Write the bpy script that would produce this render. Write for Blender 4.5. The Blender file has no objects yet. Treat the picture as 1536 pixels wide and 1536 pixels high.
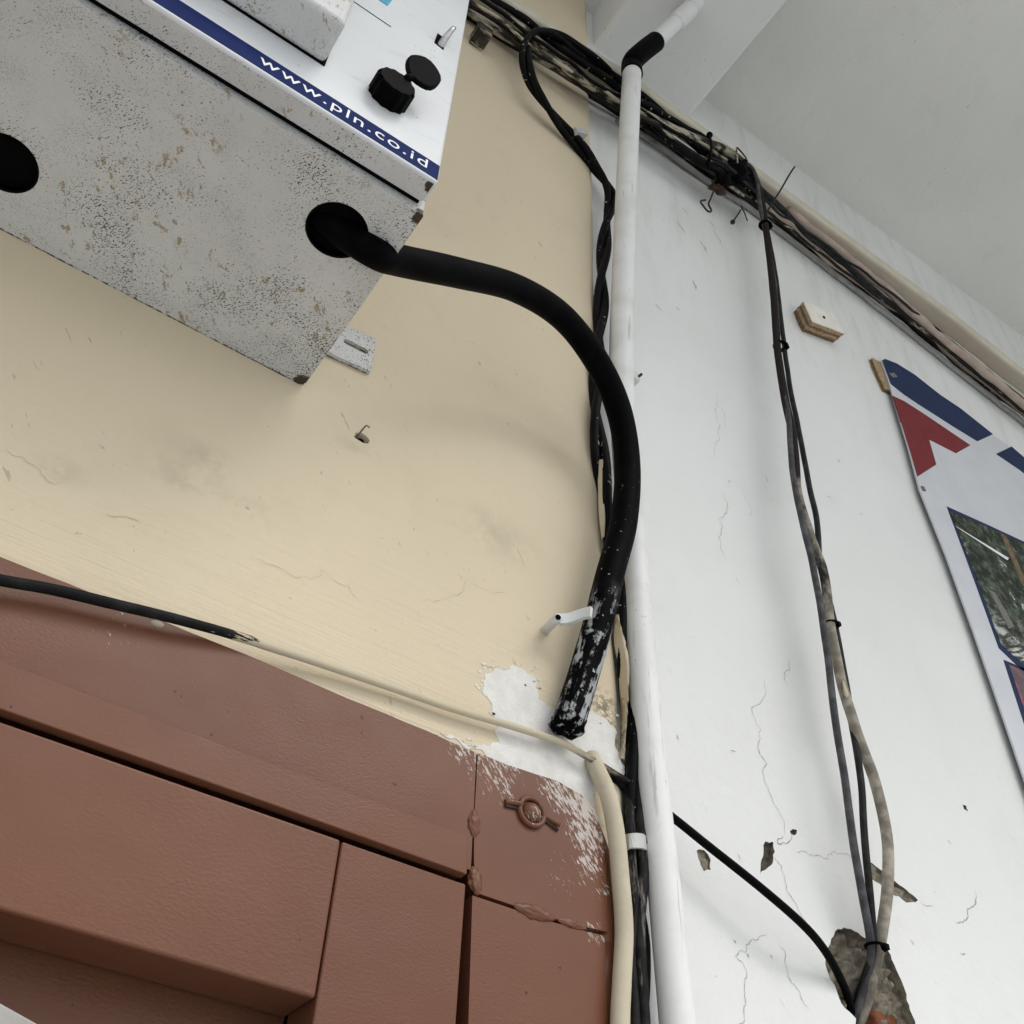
import bpy, bmesh, math, random
from mathutils import Vector, Matrix, noise as mnoise
random.seed(7)
S = bpy.context.scene
COL = S.collection

# ------------------------------------------------------------------ camera
AX = ((0.82439803, -0.56478685, 0.03719809),      # camera right in world axes
      (0.42132656, 0.5684534, -0.70664324),       # camera down
      (0.37795743, 0.59822783, 0.70659156))       # camera forward
R_, D_, F_ = (Vector(a).normalized() for a in AX)
CAM = Vector((0.0, -0.5, 1.6))
FPX = 1627.7
cd = bpy.data.cameras.new('camera'); cam = bpy.data.objects.new('camera', cd); COL.objects.link(cam)
m = Matrix.Identity(4)
for i in range(3):
    m[i][0] = R_[i]; m[i][1] = -D_[i]; m[i][2] = -F_[i]; m[i][3] = CAM[i]
cam.matrix_world = m
cd.sensor_width = 36.0; cd.lens = 36.0 * FPX / 1536.0; cd.clip_start = 0.01; cd.clip_end = 500
S.camera = cam

# ------------------------------------------------------------------ light
SUN_EL, SUN_AZ = math.radians(58), math.radians(24)   # azimuth from -Y (the street side) towards +X
w = bpy.data.worlds.new('World'); S.world = w; w.use_nodes = True
nt = w.node_tree; bg = nt.nodes['Background']
sky = nt.nodes.new('ShaderNodeTexSky'); sky.sky_type = 'NISHITA'; sky.sun_disc = False
sky.sun_elevation = SUN_EL; sky.sun_rotation = math.pi - SUN_AZ
sky.dust_density = 4.0; sky.air_density = 1.0; sky.ozone_density = 0.6
hs = nt.nodes.new('ShaderNodeHueSaturation'); hs.inputs['Saturation'].default_value = 0.22   # grey, overcast sky
nt.links.new(sky.outputs[0], hs.inputs['Color']); nt.links.new(hs.outputs[0], bg.inputs[0]); bg.inputs[1].default_value = 0.15
sd = bpy.data.lights.new('sun', 'SUN'); sun = bpy.data.objects.new('sun', sd); COL.objects.link(sun)
sd.energy = 1.5; sd.angle = math.radians(40); sd.color = (1.0, 0.965, 0.92)
sdir = Vector((math.sin(SUN_AZ) * math.cos(SUN_EL), -math.cos(SUN_AZ) * math.cos(SUN_EL), math.sin(SUN_EL)))
sun.rotation_euler = sdir.to_track_quat('Z', 'Y').to_euler()
sun.location = sdir * 20
S.view_settings.view_transform = 'Standard'; S.view_settings.look = 'None'
S.view_settings.gamma = 1.0; S.view_settings.use_curve_mapping = False
S.view_settings.exposure = 0.40
S.render.engine = 'CYCLES'
S.cycles.max_bounces = 6; S.cycles.diffuse_bounces = 3; S.cycles.glossy_bounces = 2

# ------------------------------------------------------------------ measuring helpers
def ray(u, v):
    return R_ * (u - 768.0) + D_ * (v - 768.0) + F_ * FPX
def W(u, v, y=0.0):
    """point of the upright plane at distance y from the wall"""
    r = ray(u, v); return CAM + r * ((y - CAM.y) / r.y)
def H(u, v, z):
    """point of the level plane at height z"""
    r = ray(u, v); return CAM + r * ((z - CAM.z) / r.z)
def xz(pts, y): return [(p.x, p.z) for p in (W(u, v, y) for u, v in pts)]

# ------------------------------------------------------------------ node helpers
class NT:
    def __init__(s, name):
        s.m = bpy.data.materials.new(name); s.m.use_nodes = True
        s.t = s.m.node_tree; s.n = s.t.nodes; s.bsdf = s.n['Principled BSDF']
        s._p = None
    def L(s, a, b): s.t.links.new(a, b)
    def inp(s, sock, v):
        if isinstance(v, (int, float)): sock.default_value = v
        elif isinstance(v, (tuple, list)):
            sock.default_value = tuple(v) + (1.0,) if len(sock.default_value) == 4 and len(v) == 3 else tuple(v)
        else: s.L(v, sock)
    def pos(s):
        if s._p is None: s._p = s.n.new('ShaderNodeNewGeometry').outputs['Position']
        return s._p
    def nrm(s): return s.n.new('ShaderNodeNewGeometry').outputs['True Normal']
    def scale(s, vec, k, off=(0, 0, 0)):
        mp = s.n.new('ShaderNodeMapping'); s.L(vec, mp.inputs[0]); mp.inputs['Scale'].default_value = k
        mp.inputs['Location'].default_value = off; return mp.outputs[0]
    def rot(s, vec, e):
        mp = s.n.new('ShaderNodeMapping'); s.L(vec, mp.inputs[0]); mp.inputs['Rotation'].default_value = e; return mp.outputs[0]
    def noise(s, sc, det=2.0, rough=0.5, vec=None, dist=0.0):
        q = s.n.new('ShaderNodeTexNoise'); s.L(vec or s.pos(), q.inputs['Vector'])
        q.inputs['Scale'].default_value = sc; q.inputs['Detail'].default_value = det
        q.inputs['Roughness'].default_value = rough; q.inputs['Distortion'].default_value = dist
        return q.outputs['Fac']
    def voro(s, sc, vec=None, feat='F1', out='Distance'):
        q = s.n.new('ShaderNodeTexVoronoi'); s.L(vec or s.pos(), q.inputs['Vector']); q.inputs['Scale'].default_value = sc
        q.feature = feat; return q.outputs[out]
    def ramp(s, v, a, b, c=0.0, d=1.0):
        q = s.n.new('ShaderNodeMapRange'); q.interpolation_type = 'SMOOTHSTEP'
        s.inp(q.inputs[0], v); q.inputs[1].default_value = a; q.inputs[2].default_value = b
        q.inputs[3].default_value = c; q.inputs[4].default_value = d; return q.outputs[0]
    def op(s, o, a, b=0.0):
        q = s.n.new('ShaderNodeMath'); q.operation = o; s.inp(q.inputs[0], a); s.inp(q.inputs[1], b); return q.outputs[0]
    def mul(s, a, b): return s.op('MULTIPLY', a, b)
    def add(s, a, b): return s.op('ADD', a, b)
    def mx(s, a, b): return s.op('MAXIMUM', a, b)
    def mix(s, f, a, b):
        q = s.n.new('ShaderNodeMix'); q.data_type = 'RGBA'; s.inp(q.inputs['Factor'], f)
        s.inp(q.inputs[6], a); s.inp(q.inputs[7], b); return q.outputs[2]
    def near(s, c, r0, r1, sc=(1, 1, 1)):
        """1 inside r0 of point c, 0 beyond r1"""
        q = s.n.new('ShaderNodeVectorMath'); q.operation = 'SUBTRACT'; s.L(s.pos(), q.inputs[0]); q.inputs[1].default_value = c
        k = s.n.new('ShaderNodeVectorMath'); k.operation = 'MULTIPLY'; s.L(q.outputs[0], k.inputs[0]); k.inputs[1].default_value = sc
        l = s.n.new('ShaderNodeVectorMath'); l.operation = 'LENGTH'; s.L(k.outputs[0], l.inputs[0])
        return s.ramp(l.outputs['Value'], r0, r1, 1.0, 0.0)
    def sep(s, i):
        q = s.n.new('ShaderNodeSeparateXYZ'); s.L(s.pos(), q.inputs[0]); return q.outputs[i]
    def bump(s, h, dist, st=1.0, prev=None):
        q = s.n.new('ShaderNodeBump'); q.inputs['Strength'].default_value = st; q.inputs['Distance'].default_value = dist
        s.L(h, q.inputs['Height'])
        if prev: s.L(prev, q.inputs['Normal'])
        return q.outputs[0]
    def done(s, col, rough=0.6, bump=None, metal=0.0, spec=0.5):
        s.inp(s.bsdf.inputs['Base Color'], col); s.inp(s.bsdf.inputs['Roughness'], rough)
        s.inp(s.bsdf.inputs['Metallic'], metal); s.inp(s.bsdf.inputs['Specular IOR Level'], spec)
        if bump: s.L(bump, s.bsdf.inputs['Normal'])
        return s.m

M = {}
def plain(name, col, rough=0.6, metal=0.0, spec=0.5, var=0.15, sc=60.0, bd=0.0003):
    t = NT(name); n = t.noise(sc, 4, 0.6)
    c2 = tuple(c * (1 - var) for c in col)
    M[name] = t.done(t.mix(t.ramp(n, 0.35, 0.65), col, c2), rough, t.bump(t.noise(sc * 8, 3), bd, 0.5), metal, spec)

def wallpaint(name, base, dark, streak=False, grime=False):
    t = NT(name)
    big = t.noise(3.0, 3, 0.5); mid = t.noise(16, 4, 0.6)
    c = t.mix(t.ramp(big, 0.3, 0.75, 0.0, 0.45), base, dark)
    c = t.mix(t.ramp(mid, 0.52, 0.8, 0.0, 0.35), c, dark)
    # grimy scratches, thin and slanting
    sv = t.scale(t.rot(t.pos(), (0, 0.6, 0)), (260, 60, 60))
    sc = t.mul(t.ramp(t.noise(1.0, 2, 0.5, sv), 0.70, 0.76), t.ramp(t.noise(11, 1), 0.5, 0.64))
    dot = t.mul(t.ramp(t.noise(230, 1), 0.755, 0.79), t.ramp(mid, 0.45, 0.6))
    g = t.mx(sc, dot)
    c = t.mix(t.mul(g, 0.42), c, tuple(x * 0.28 for x in base))
    if grime:
        gs = t.noise(1.0, 4, 0.65, t.scale(t.pos(), (38, 20, 7)))
        c = t.mix(t.mul(t.mul(t.ramp(gs, 0.46, 0.72), t.ramp(t.sep(2), 2.45, 3.05)), 0.2), c, (0.30, 0.29, 0.26))
    b = t.bump(t.noise(1.0, 2, 0.5, t.scale(t.pos(), (9, 6, 3.2))), 0.012, 0.6)
    b = t.bump(t.noise(70, 5, 0.65), 0.0013, 0.6, b)
    if streak:
        hv = t.scale(t.pos(), (12, 60, 330)); st = t.noise(1.0, 3, 0.55, hv)
        low = t.ramp(t.sep(2), 1.98, 2.16, 1.0, 0.0)
        b = t.bump(t.mul(st, low), 0.0009, 0.9, b)
        c = t.mix(t.mul(t.ramp(st, 0.62, 0.72), t.mul(low, 0.25)), c, dark)
        smn = t.ramp(t.noise(50, 3, 0.65), 0.36, 0.66)
        for u, v, r in ((270, 715, 0.030), (365, 765, 0.030), (90, 705, 0.022), (310, 690, 0.03), (540, 672, 0.02), (740, 800, 0.05)):
            p = W(u, v, -0.01)
            c = t.mix(t.mul(t.mul(t.near(p, 0.0, r, (0.8, 0.2, 1.5)), smn), 0.34), c, tuple(x * 0.5 for x in base))
        grn = t.ramp(t.noise(230, 3, 0.7), 0.47, 0.6)
        for u, v, r in ((905, 1060, 0.022), (925, 1105, 0.026)):
            p = W(u, v, -0.01)
            c = t.mix(t.mul(t.mul(t.near(p, 0.0, r), grn), 0.75), c, (0.10, 0.085, 0.06))
    M[name] = t.done(c, 0.75, b, spec=0.25)

wallpaint('cream_paint', (0.685, 0.592, 0.43), (0.575, 0.49, 0.35), True)
wallpaint('white_paint', (0.765, 0.775, 0.755), (0.655, 0.655, 0.625), grime=True)
wallpaint('ceiling_paint', (0.69, 0.69, 0.65), (0.57, 0.57, 0.53))
wallpaint('beam_paint', (0.74, 0.745, 0.73), (0.62, 0.62, 0.60))
plain('patch_white', (0.77, 0.755, 0.715), 0.8, var=0.10, sc=90, bd=0.0012, spec=0.2)
plain('mortar', (0.30, 0.265, 0.205), 0.95, var=0.5, sc=140, bd=0.003, spec=0.1)
plain('mortar_dark', (0.13, 0.115, 0.09), 0.95, var=0.5, sc=160, bd=0.003, spec=0.1)
plain('brick_red', (0.22, 0.085, 0.045), 0.95, var=0.5, sc=120, bd=0.002, spec=0.1)
plain('crack_cream', (0.40, 0.34, 0.24), 0.9, var=0.3, sc=300)
plain('crack_dark', (0.21, 0.205, 0.19), 0.9, var=0.4, sc=300)
plain('scuff', (0.33, 0.33, 0.31), 0.9, var=0.4, sc=200)
plain('ground_concrete', (0.43, 0.45, 0.46), 0.9, var=0.3, sc=3, bd=0.003)
plain('black_rubber', (0.0025, 0.0025, 0.003), 0.55, spec=0.04, bd=0.0001)
plain('black_plastic', (0.0015, 0.0015, 0.0018), 0.5, spec=0.03, bd=0.0001)
plain('nylon', (0.66, 0.68, 0.67), 0.4, var=0.08)
plain('nylon_grey', (0.50, 0.51, 0.49), 0.45, var=0.1)
plain('inside_black', (0.003, 0.003, 0.003), 0.9, spec=0.05)
plain('blue_print', (0.010, 0.023, 0.105), 0.5, spec=0.03, var=0.12, sc=120, bd=0.00005)
plain('blue_banner', (0.013, 0.027, 0.085), 0.5, spec=0.08, var=0.2, sc=60, bd=0.00005)
plain('red_banner', (0.19, 0.024, 0.028), 0.5, spec=0.08, var=0.12, sc=60, bd=0.00005)
plain('white_print', (0.82, 0.83, 0.84), 0.4, var=0.05)
plain('banner_white', (0.60, 0.62, 0.65), 0.35, var=0.06, sc=20)
plain('cyan_print', (0.03, 0.33, 0.50), 0.4)
plain('plywood', (0.42, 0.30, 0.17), 0.85, var=0.4, sc=220, bd=0.0006)
plain('plywood_dark', (0.22, 0.14, 0.075), 0.9, var=0.5, sc=260, bd=0.0006)
plain('steel', (0.55, 0.56, 0.56), 0.35, metal=0.8, var=0.25, sc=200)
plain('rust', (0.085, 0.042, 0.026), 0.9, var=0.6, sc=260, bd=0.001)
plain('rust_dark', (0.035, 0.024, 0.018), 0.85, var=0.5, sc=260)
plain('pale_plastic', (0.36, 0.345, 0.325), 0.6)
plain('groove_brown', (0.045, 0.022, 0.014), 0.8)

def cable_mat(name, base, paint, lo, hi, sc=70.0, stretch=(1, 1, 1), rough=0.55, extra=None, spec=0.08, dirt=None, bd=0.0006):
    """cable skin with smears and drops of old wall paint"""
    t = NT(name); v = t.scale(t.pos(), stretch)
    n = t.noise(sc, 5, 0.65, v)
    k = t.ramp(n, lo, hi)
    if extra: k = extra(t, n, k)
    b0 = t.mix(t.ramp(t.noise(90, 4), 0.4, 0.7), base, tuple(min(1, x * 2.0) for x in base)) if dirt is None else t.mix(t.ramp(t.noise(45, 5, 0.65), 0.38, 0.62), base, dirt)
    c = t.mix(k, b0, paint)
    M[name] = t.done(c, t.ramp(k, 0, 1, rough, 0.8), t.bump(t.add(n, k), bd, 0.6), spec=spec)
BLK = (0.003, 0.003, 0.0035)
CRM = (0.58, 0.51, 0.36)
cable_mat('cable_black_spatter', BLK, (0.62, 0.55, 0.42), 0.645, 0.68, 150)
cable_mat('cable_black_light', (0.018, 0.018, 0.019), (0.4, 0.38, 0.33), 0.74, 0.80, 120)
cable_mat('cable_old_cream', (0.03, 0.027, 0.022), (0.42, 0.38, 0.29), 0.47, 0.58, 42, (0.5, 1.6, 1.6))
cable_mat('cable_old_dark', (0.012, 0.011, 0.010), (0.36, 0.32, 0.25), 0.57, 0.66, 42, (0.5, 1.6, 1.6))
cable_mat('cable_pink', (0.44, 0.36, 0.30), (0.06, 0.05, 0.04), 0.62, 0.76, 26, (0.5, 1.3, 1.3), dirt=(0.36, 0.29, 0.24))
cable_mat('cable_wall_painted', (0.36, 0.36, 0.345), (0.09, 0.085, 0.08), 0.56, 0.76, 30, (0.4, 1.4, 1.4), dirt=(0.30, 0.295, 0.28))
cable_mat('cable_grey', (0.055, 0.055, 0.057), (0.3, 0.28, 0.25), 0.74, 0.82, 90)
cable_mat('cable_tan', (0.205, 0.185, 0.15), (0.022, 0.020, 0.018), 0.48, 0.66, 26, (1, 1, 0.5), extra=lambda t, n, k: t.ramp(t.add(n, t.ramp(t.sep(2), 2.05, 2.75, 0.0, 0.55)), 0.60, 0.78))
cable_mat('cable_dark_scuffed', (0.014, 0.014, 0.014), (0.22, 0.20, 0.175), 0.50, 0.64, 120, (1, 1, 0.25))
cable_mat('cable_cream', (0.55, 0.49, 0.37), (0.45, 0.40, 0.30), 0.55, 0.80, 40, rough=0.6, dirt=(0.51, 0.455, 0.345))
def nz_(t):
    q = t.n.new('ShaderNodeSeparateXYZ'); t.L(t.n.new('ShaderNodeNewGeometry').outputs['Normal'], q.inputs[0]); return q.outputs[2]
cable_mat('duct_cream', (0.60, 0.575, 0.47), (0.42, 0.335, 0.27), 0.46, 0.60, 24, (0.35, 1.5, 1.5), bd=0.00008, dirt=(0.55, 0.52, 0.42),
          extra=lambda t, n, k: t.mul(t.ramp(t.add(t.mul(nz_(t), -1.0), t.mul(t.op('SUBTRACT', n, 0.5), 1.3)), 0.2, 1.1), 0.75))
def _thick(t, n, k):
    low = t.ramp(t.sep(2), 2.075, 2.125, 1.0, 0.0)
    mid = t.ramp(t.sep(2), 2.10, 2.26, 1.0, 0.0)
    st = t.noise(1.0, 3, 0.6, t.scale(t.rot(t.pos(), (0, -0.30, 0)), (190, 190, 13)))
    a = t.mul(low, t.ramp(t.add(t.mul(st, 0.65), t.mul(n, 0.45)), 0.57, 0.64))
    b = t.mul(t.mul(mid, t.ramp(t.sep(0), 0.33, 0.36)), t.ramp(t.noise(260, 1), 0.715, 0.73))
    return t.mul(t.mx(a, b), 0.75)
cable_mat('cable_thick', (0.0015, 0.0015, 0.002), (0.46, 0.48, 0.48), 0.5, 0.6, 120, extra=_thick, rough=0.55, spec=0.03)
def _strip(t, n, k):
    x = t.add(t.sep(0), t.mul(t.op('SUBTRACT', t.noise(1.0, 4, 0.7, t.scale(t.pos(), (45, 420, 420))), 0.5), 0.10))
    on = t.ramp(x, W(352, 950, -.02).x, W(366, 962, -.02).x)
    off = t.ramp(x, W(850, 1120, -.02).x, W(925, 1160, -.02).x, 1.0, 0.0)
    return t.mul(t.mul(on, off), t.ramp(n, 0.25, 0.33))
cable_mat('cable_half_painted', (0.010, 0.010, 0.010), (0.56, 0.50, 0.37), 0.5, 0.6, 60, extra=_strip)

def brown():
    t = NT('brown_enamel')
    base = (0.158, 0.064, 0.034)
    n = t.noise(8, 3)
    c = t.mix(t.ramp(n, 0.3, 0.7, 0, 0.5), base, (0.122, 0.050, 0.030))
    # rusty wear towards the frame's outer edge
    rx = t.ramp(t.add(t.sep(0), t.mul(t.noise(60, 3), 0.02)), 0.372, 0.386)
    c = t.mix(t.mul(rx, 0.3), c, (0.17, 0.065, 0.03))
    # dry brushed white paint around the corner
    sp = None
    P = lambda u, v: W(u, v, -0.016)
    fine = t.noise(330, 5, 0.72, t.scale(t.rot(t.pos(), (0, 0.7, 0)), (2.0, 1, 0.55)))
    for u, v, r, th in ((760, 1188, 0.010, 0.56), (800, 1225, 0.012, 0.58), (880, 1250, 0.022, 0.50), (875, 1210, 0.018, 0.46), (840, 1185, 0.022, 0.52),
                        (740, 1150, 0.030, 0.56), (690, 1122, 0.016, 0.55), (885, 1295, 0.015, 0.52), (905, 1330, 0.016, 0.60), (175, 945, 0.022, 0.64), (893, 1400, 0.012, 0.58), (845, 1310, 0.03, 0.66)):
        a = t.near(P(u, v), r * 0.25, r, (1, 0.3, 1))
        k = t.mul(t.ramp(t.add(fine, t.mul(a, 0.14)), th + 0.10, th + 0.14), t.ramp(a, 0.05, 0.3))
        sp = k if sp is None else t.mx(sp, k)
    c = t.mix(t.mul(sp, 0.7), c, (0.66, 0.63, 0.58))
    pit = t.ramp(t.noise(210, 1), 0.785, 0.80)
    c = t.mix(t.mul(pit, 0.7), c, (0.03, 0.015, 0.01))
    peel = t.mul(t.noise(620, 2, 0.5, t.scale(t.pos(), (0.7, 1, 1.2))), t.ramp(t.noise(7, 2), 0.35, 0.6, 0.25, 1.0))
    b = t.bump(t.noise(22, 1), 0.0022, 0.5)
    b = t.bump(peel, 0.0005, 0.38, b)
    M['brown_enamel'] = t.done(c, t.ramp(sp, 0, 1, 0.38, 0.85), b, spec=0.26)
brown()

def boxmat(name, base, dens, spots=True):
    t = NT(name)
    c = t.mix(t.ramp(t.noise(14, 4, 0.6), 0.35, 0.7), base, tuple(x * 0.90 for x in base))
    c = t.mix(t.ramp(t.noise(35, 3), 0.6, 0.8, 0, 0.3), c, (base[0] * 0.85, base[1] * 0.78, base[2] * 0.70))
    if spots:
        dm = t.noise(24, 4, 0.6)
        # more mildew near the right end and around the openings
        e = t.ramp(t.add(t.sep(0), t.mul(t.sep(1), 0.25)), 0.0, 0.12, 0.0, 0.17)
        e2 = t.mul(t.mx(t.near((0.0917, -0.134, 2.197), 0.02, 0.045), t.near((-0.09, -0.058, 2.197), 0.02, 0.04)), 0.05)
        e3 = t.ramp(t.sep(1), -0.04, -0.012, 0.0, 0.07)
        dd = t.add(dm, t.mx(t.mx(e, e2), e3))
        sv = t.scale(t.rot(t.pos(), (0, 0, 0.9)), (1.0, 1.6, 1.0))
        sp = t.noise(620, 2, 0.6, sv)
        k = t.ramp(t.add(sp, t.mul(dd, 0.5)), 0.878 - dens, 0.915 - dens)
        sp2 = t.noise(1300, 1, 0.5, sv)
        k2 = t.mul(t.ramp(t.add(sp2, t.mul(t.noise(40, 3), 0.4)), 0.865 - dens, 0.895 - dens), 0.75)
        st = t.mul(t.ramp(t.noise(110, 5, 0.72, t.scale(t.rot(t.pos(), (0, 0, 0.5)), (1.5, 0.8, 1))), 0.585, 0.615), t.ramp(t.noise(18, 2), 0.44, 0.54))
        c = t.mix(t.mul(st, 0.8), c, (0.30, 0.21, 0.10))
        st2 = t.mul(t.ramp(t.noise(300, 4, 0.6), 0.6, 0.7), t.ramp(t.noise(30, 2, 0.5, t.scale(t.pos(), (1, 1, 1), (3, 1, 2))), 0.55, 0.63))
        c = t.mix(t.mul(st2, 0.75), c, (0.22, 0.145, 0.07))
        c = t.mix(t.mul(t.mx(k, k2), 0.9), c, (0.028, 0.026, 0.024))
        cr = t.mx(t.mx(t.near((0.1300, -0.012, 2.197), 0.002, 0.016), t.near((0.1305, -0.172, 2.198), 0.001, 0.012)), t.near((0.1270, -0.19, 2.204), 0.001, 0.010))
        cr = t.mx(cr, t.ramp(t.sep(1), -0.0125, -0.0108, 0.0, 0.62))
        c = t.mix(t.ramp(t.add(cr, t.mul(t.noise(260, 3, 0.6), 0.8)), 0.88, 1.08), c, (0.045, 0.028, 0.018))
    M[name] = t.done(c, 0.55, t.bump(t.noise(160, 4), 0.0006, 0.5), spec=0.4)
boxmat('box_grey', (0.60, 0.608, 0.60), -0.006)
boxmat('box_flange', (0.60, 0.605, 0.60), -0.03)
def covermat():
    t = NT('cover_white')
    c = t.mix(t.ramp(t.noise(10, 3), 0.3, 0.7), (0.62, 0.645, 0.66), (0.68, 0.70, 0.71))
    d = t.mul(t.ramp(t.noise(420, 3, 0.6), 0.64, 0.70), t.ramp(t.noise(26, 3), 0.52, 0.66))
    c = t.mix(t.mul(d, 0.6), c, (0.12, 0.12, 0.12))
    s_ = t.ramp(t.noise(1.0, 3, 0.6, t.scale(t.rot(t.pos(), (0, 0.25, 0)), (25, 60, 150))), 0.58, 0.75)
    c = t.mix(t.mul(s_, 0.22), c, (0.3, 0.3, 0.3))
    M['cover_white'] = t.done(c, 0.35, t.bump(t.noise(120, 3), 0.0004, 0.4), spec=0.5)
covermat()
def pipemat():
    t = NT('pipe_white')
    c = t.mix(t.ramp(t.noise(30, 4), 0.4, 0.75), (0.76, 0.765, 0.75), (0.66, 0.66, 0.63))
    s_ = t.ramp(t.noise(1.0, 3, 0.6, t.scale(t.pos(), (200, 200, 14))), 0.60, 0.74)
    c = t.mix(t.mul(s_, 0.55), c, (0.36, 0.35, 0.31))
    d = t.mul(t.ramp(t.noise(300, 3, 0.6), 0.66, 0.72), t.ramp(t.noise(20, 3), 0.5, 0.64))
    c = t.mix(t.mul(d, 0.7), c, (0.10, 0.09, 0.075))
    M['pipe_white'] = t.done(c, 0.5, t.bump(t.noise(200, 3), 0.0003, 0.5), spec=0.35)
pipemat()
def photomat():
    t = NT('printed_photo')
    p = t.pos()
    f1 = t.noise(75, 6, 0.75); f2 = t.noise(24, 3, 0.6)
    c = t.mix(t.ramp(f1, 0.42, 0.66), (0.008, 0.012, 0.008), (0.10, 0.13, 0.085))
    skyk = t.mul(t.ramp(f1, 0.60, 0.64), t.ramp(f2, 0.44, 0.60))
    c = t.mix(skyk, c, (0.62, 0.68, 0.68))
    a = W(1460, 780, -.022)
    low = t.ramp(t.add(t.sep(2), t.mul(t.op('SUBTRACT', f2, 0.5), 0.25)), a.z - 0.13, a.z - 0.21)
    st = t.noise(1.0, 4, 0.6, t.scale(t.rot(p, (0, 0.5, 0)), (30, 1, 160)))
    street = t.mix(t.ramp(st, 0.44, 0.56), (0.62, 0.64, 0.60), (0.05, 0.045, 0.04))
    c = t.mix(low, c, street)
    M['printed_photo'] = t.done(c, 0.5, spec=0.1)
    t = NT('printed_photo_dark')
    f1 = t.noise(40, 5, 0.7)
    c = t.mix(t.ramp(f1, 0.45, 0.62), (0.05, 0.02, 0.03), (0.30, 0.06, 0.07))
    c = t.mix(t.ramp(t.noise(70, 3), 0.6, 0.66), c, (0.05, 0.05, 0.10))
    M['printed_photo_dark'] = t.done(c, 0.35)
photomat()

# ------------------------------------------------------------------ mesh helpers
def obj(name, bm, mat, parent=None, smooth=None, recalc=True):
    if recalc: bmesh.ops.recalc_face_normals(bm, faces=bm.faces)
    me = bpy.data.meshes.new(name)
    if bm.verts:
        xs = [v.co for v in bm.verts]
        lo = Vector((min(v.x for v in xs), min(v.y for v in xs), min(v.z for v in xs)))
        hi = Vector((max(v.x for v in xs), max(v.y for v in xs), max(v.z for v in xs)))
        o_ = Vector(((lo.x + hi.x) / 2, (lo.y + hi.y) / 2, lo.z))
        bmesh.ops.translate(bm, verts=bm.verts, vec=-o_)
    else: o_ = Vector()
    if smooth is not None:
        for f in bm.faces: f.smooth = smooth
    bm.to_mesh(me); bm.free()
    me.materials.append(M[mat])
    o = bpy.data.objects.new(name, me); COL.objects.link(o)
    o['world_base'] = list(o_)
    if parent is not None:
        o.parent = parent; o.location = o_ - Vector(parent['world_base'])
    else: o.location = o_
    return o
def tag(o, label, cat, group=None):
    o['label'] = label; o['category'] = cat
    if group: o['group'] = group
    return o
def thing(name, label, cat, loc, group=None):
    o = bpy.data.objects.new(name, None); COL.objects.link(o); o.location = loc; o['world_base'] = list(loc)
    o.empty_display_size = 0.02
    return tag(o, label, cat, group)

def spline(pts, n=8):
    P = [Vector(p) for p in pts]; out = []
    if len(P) == 2: return [P[0].lerp(P[1], i / n) for i in range(n + 1)]
    for i in range(len(P) - 1):
        p0 = P[i - 1] if i else P[0] * 2 - P[1]; p1, p2 = P[i], P[i + 1]
        p3 = P[i + 2] if i + 2 < len(P) else P[-1] * 2 - P[-2]
        for k in range(n):
            t = k / n
            out.append(0.5 * ((2 * p1) + (p2 - p0) * t + (2 * p0 - 5 * p1 + 4 * p2 - p3) * t * t + (3 * p1 - p0 - 3 * p2 + p3) * t ** 3))
    out.append(P[-1]); return out
def frames(path):
    T = []
    for i in range(len(path)):
        a = path[max(0, i - 1)]; b = path[min(len(path) - 1, i + 1)]; T.append((b - a).normalized())
    n = T[0].orthogonal().normalized(); out = []
    for t in T:
        n = (n - t * n.dot(t)).normalized(); out.append((t, n, t.cross(n)))
    return out
def sweep(bm, path, rad, seg=10, profile=None, cap=True, up=None):
    fr = frames(path); rings = []
    for i, (p, (t, n, b)) in enumerate(zip(path, fr)):
        if up is not None:
            b = (up - t * up.dot(t)).normalized(); n = b.cross(t)
        r = rad(i / max(1, len(path) - 1)) if callable(rad) else rad
        pr = profile or [(math.cos(2 * math.pi * k / seg), math.sin(2 * math.pi * k / seg)) for k in range(seg)]
        rings.append([bm.verts.new(p + n * (r * a) + b * (r * c)) for a, c in pr])
    m_ = len(rings[0])
    for a, b in zip(rings, rings[1:]):
        for k in range(m_): bm.faces.new((a[k], a[(k + 1) % m_], b[(k + 1) % m_], b[k])).smooth = True
    if cap:
        bm.faces.new(rings[0][::-1]); bm.faces.new(rings[-1])
    return rings
def tube(pts, rad, seg=10, n=8, cap=True, wob=0.0, sd_=0):
    bm = bmesh.new(); pa = spline(pts, n)
    if wob:
        pa = [p + wob * Vector((mnoise.noise(p * 30 + Vector((sd_, 0, 0))), mnoise.noise(p * 30 + Vector((0, sd_, 9))), mnoise.noise(p * 30 + Vector((5, 0, sd_))))) for p in pa]
    sweep(bm, pa, rad, seg, cap=cap); return bm
def PW(l): return [W(u, v, y) for u, v, y in l]
def bxm(x0, x1, y0, y1, z0, z1, bev=0.0, seg=2):
    bm = bmesh.new(); bmesh.ops.create_cube(bm, size=1)
    for v in bm.verts: v.co = Vector((x0 + (v.co.x + .5) * (x1 - x0), y0 + (v.co.y + .5) * (y1 - y0), z0 + (v.co.z + .5) * (z1 - z0)))
    if bev: bmesh.ops.bevel(bm, geom=bm.edges[:], offset=bev, segments=seg, profile=0.5, affect='EDGES')
    return bm
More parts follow.
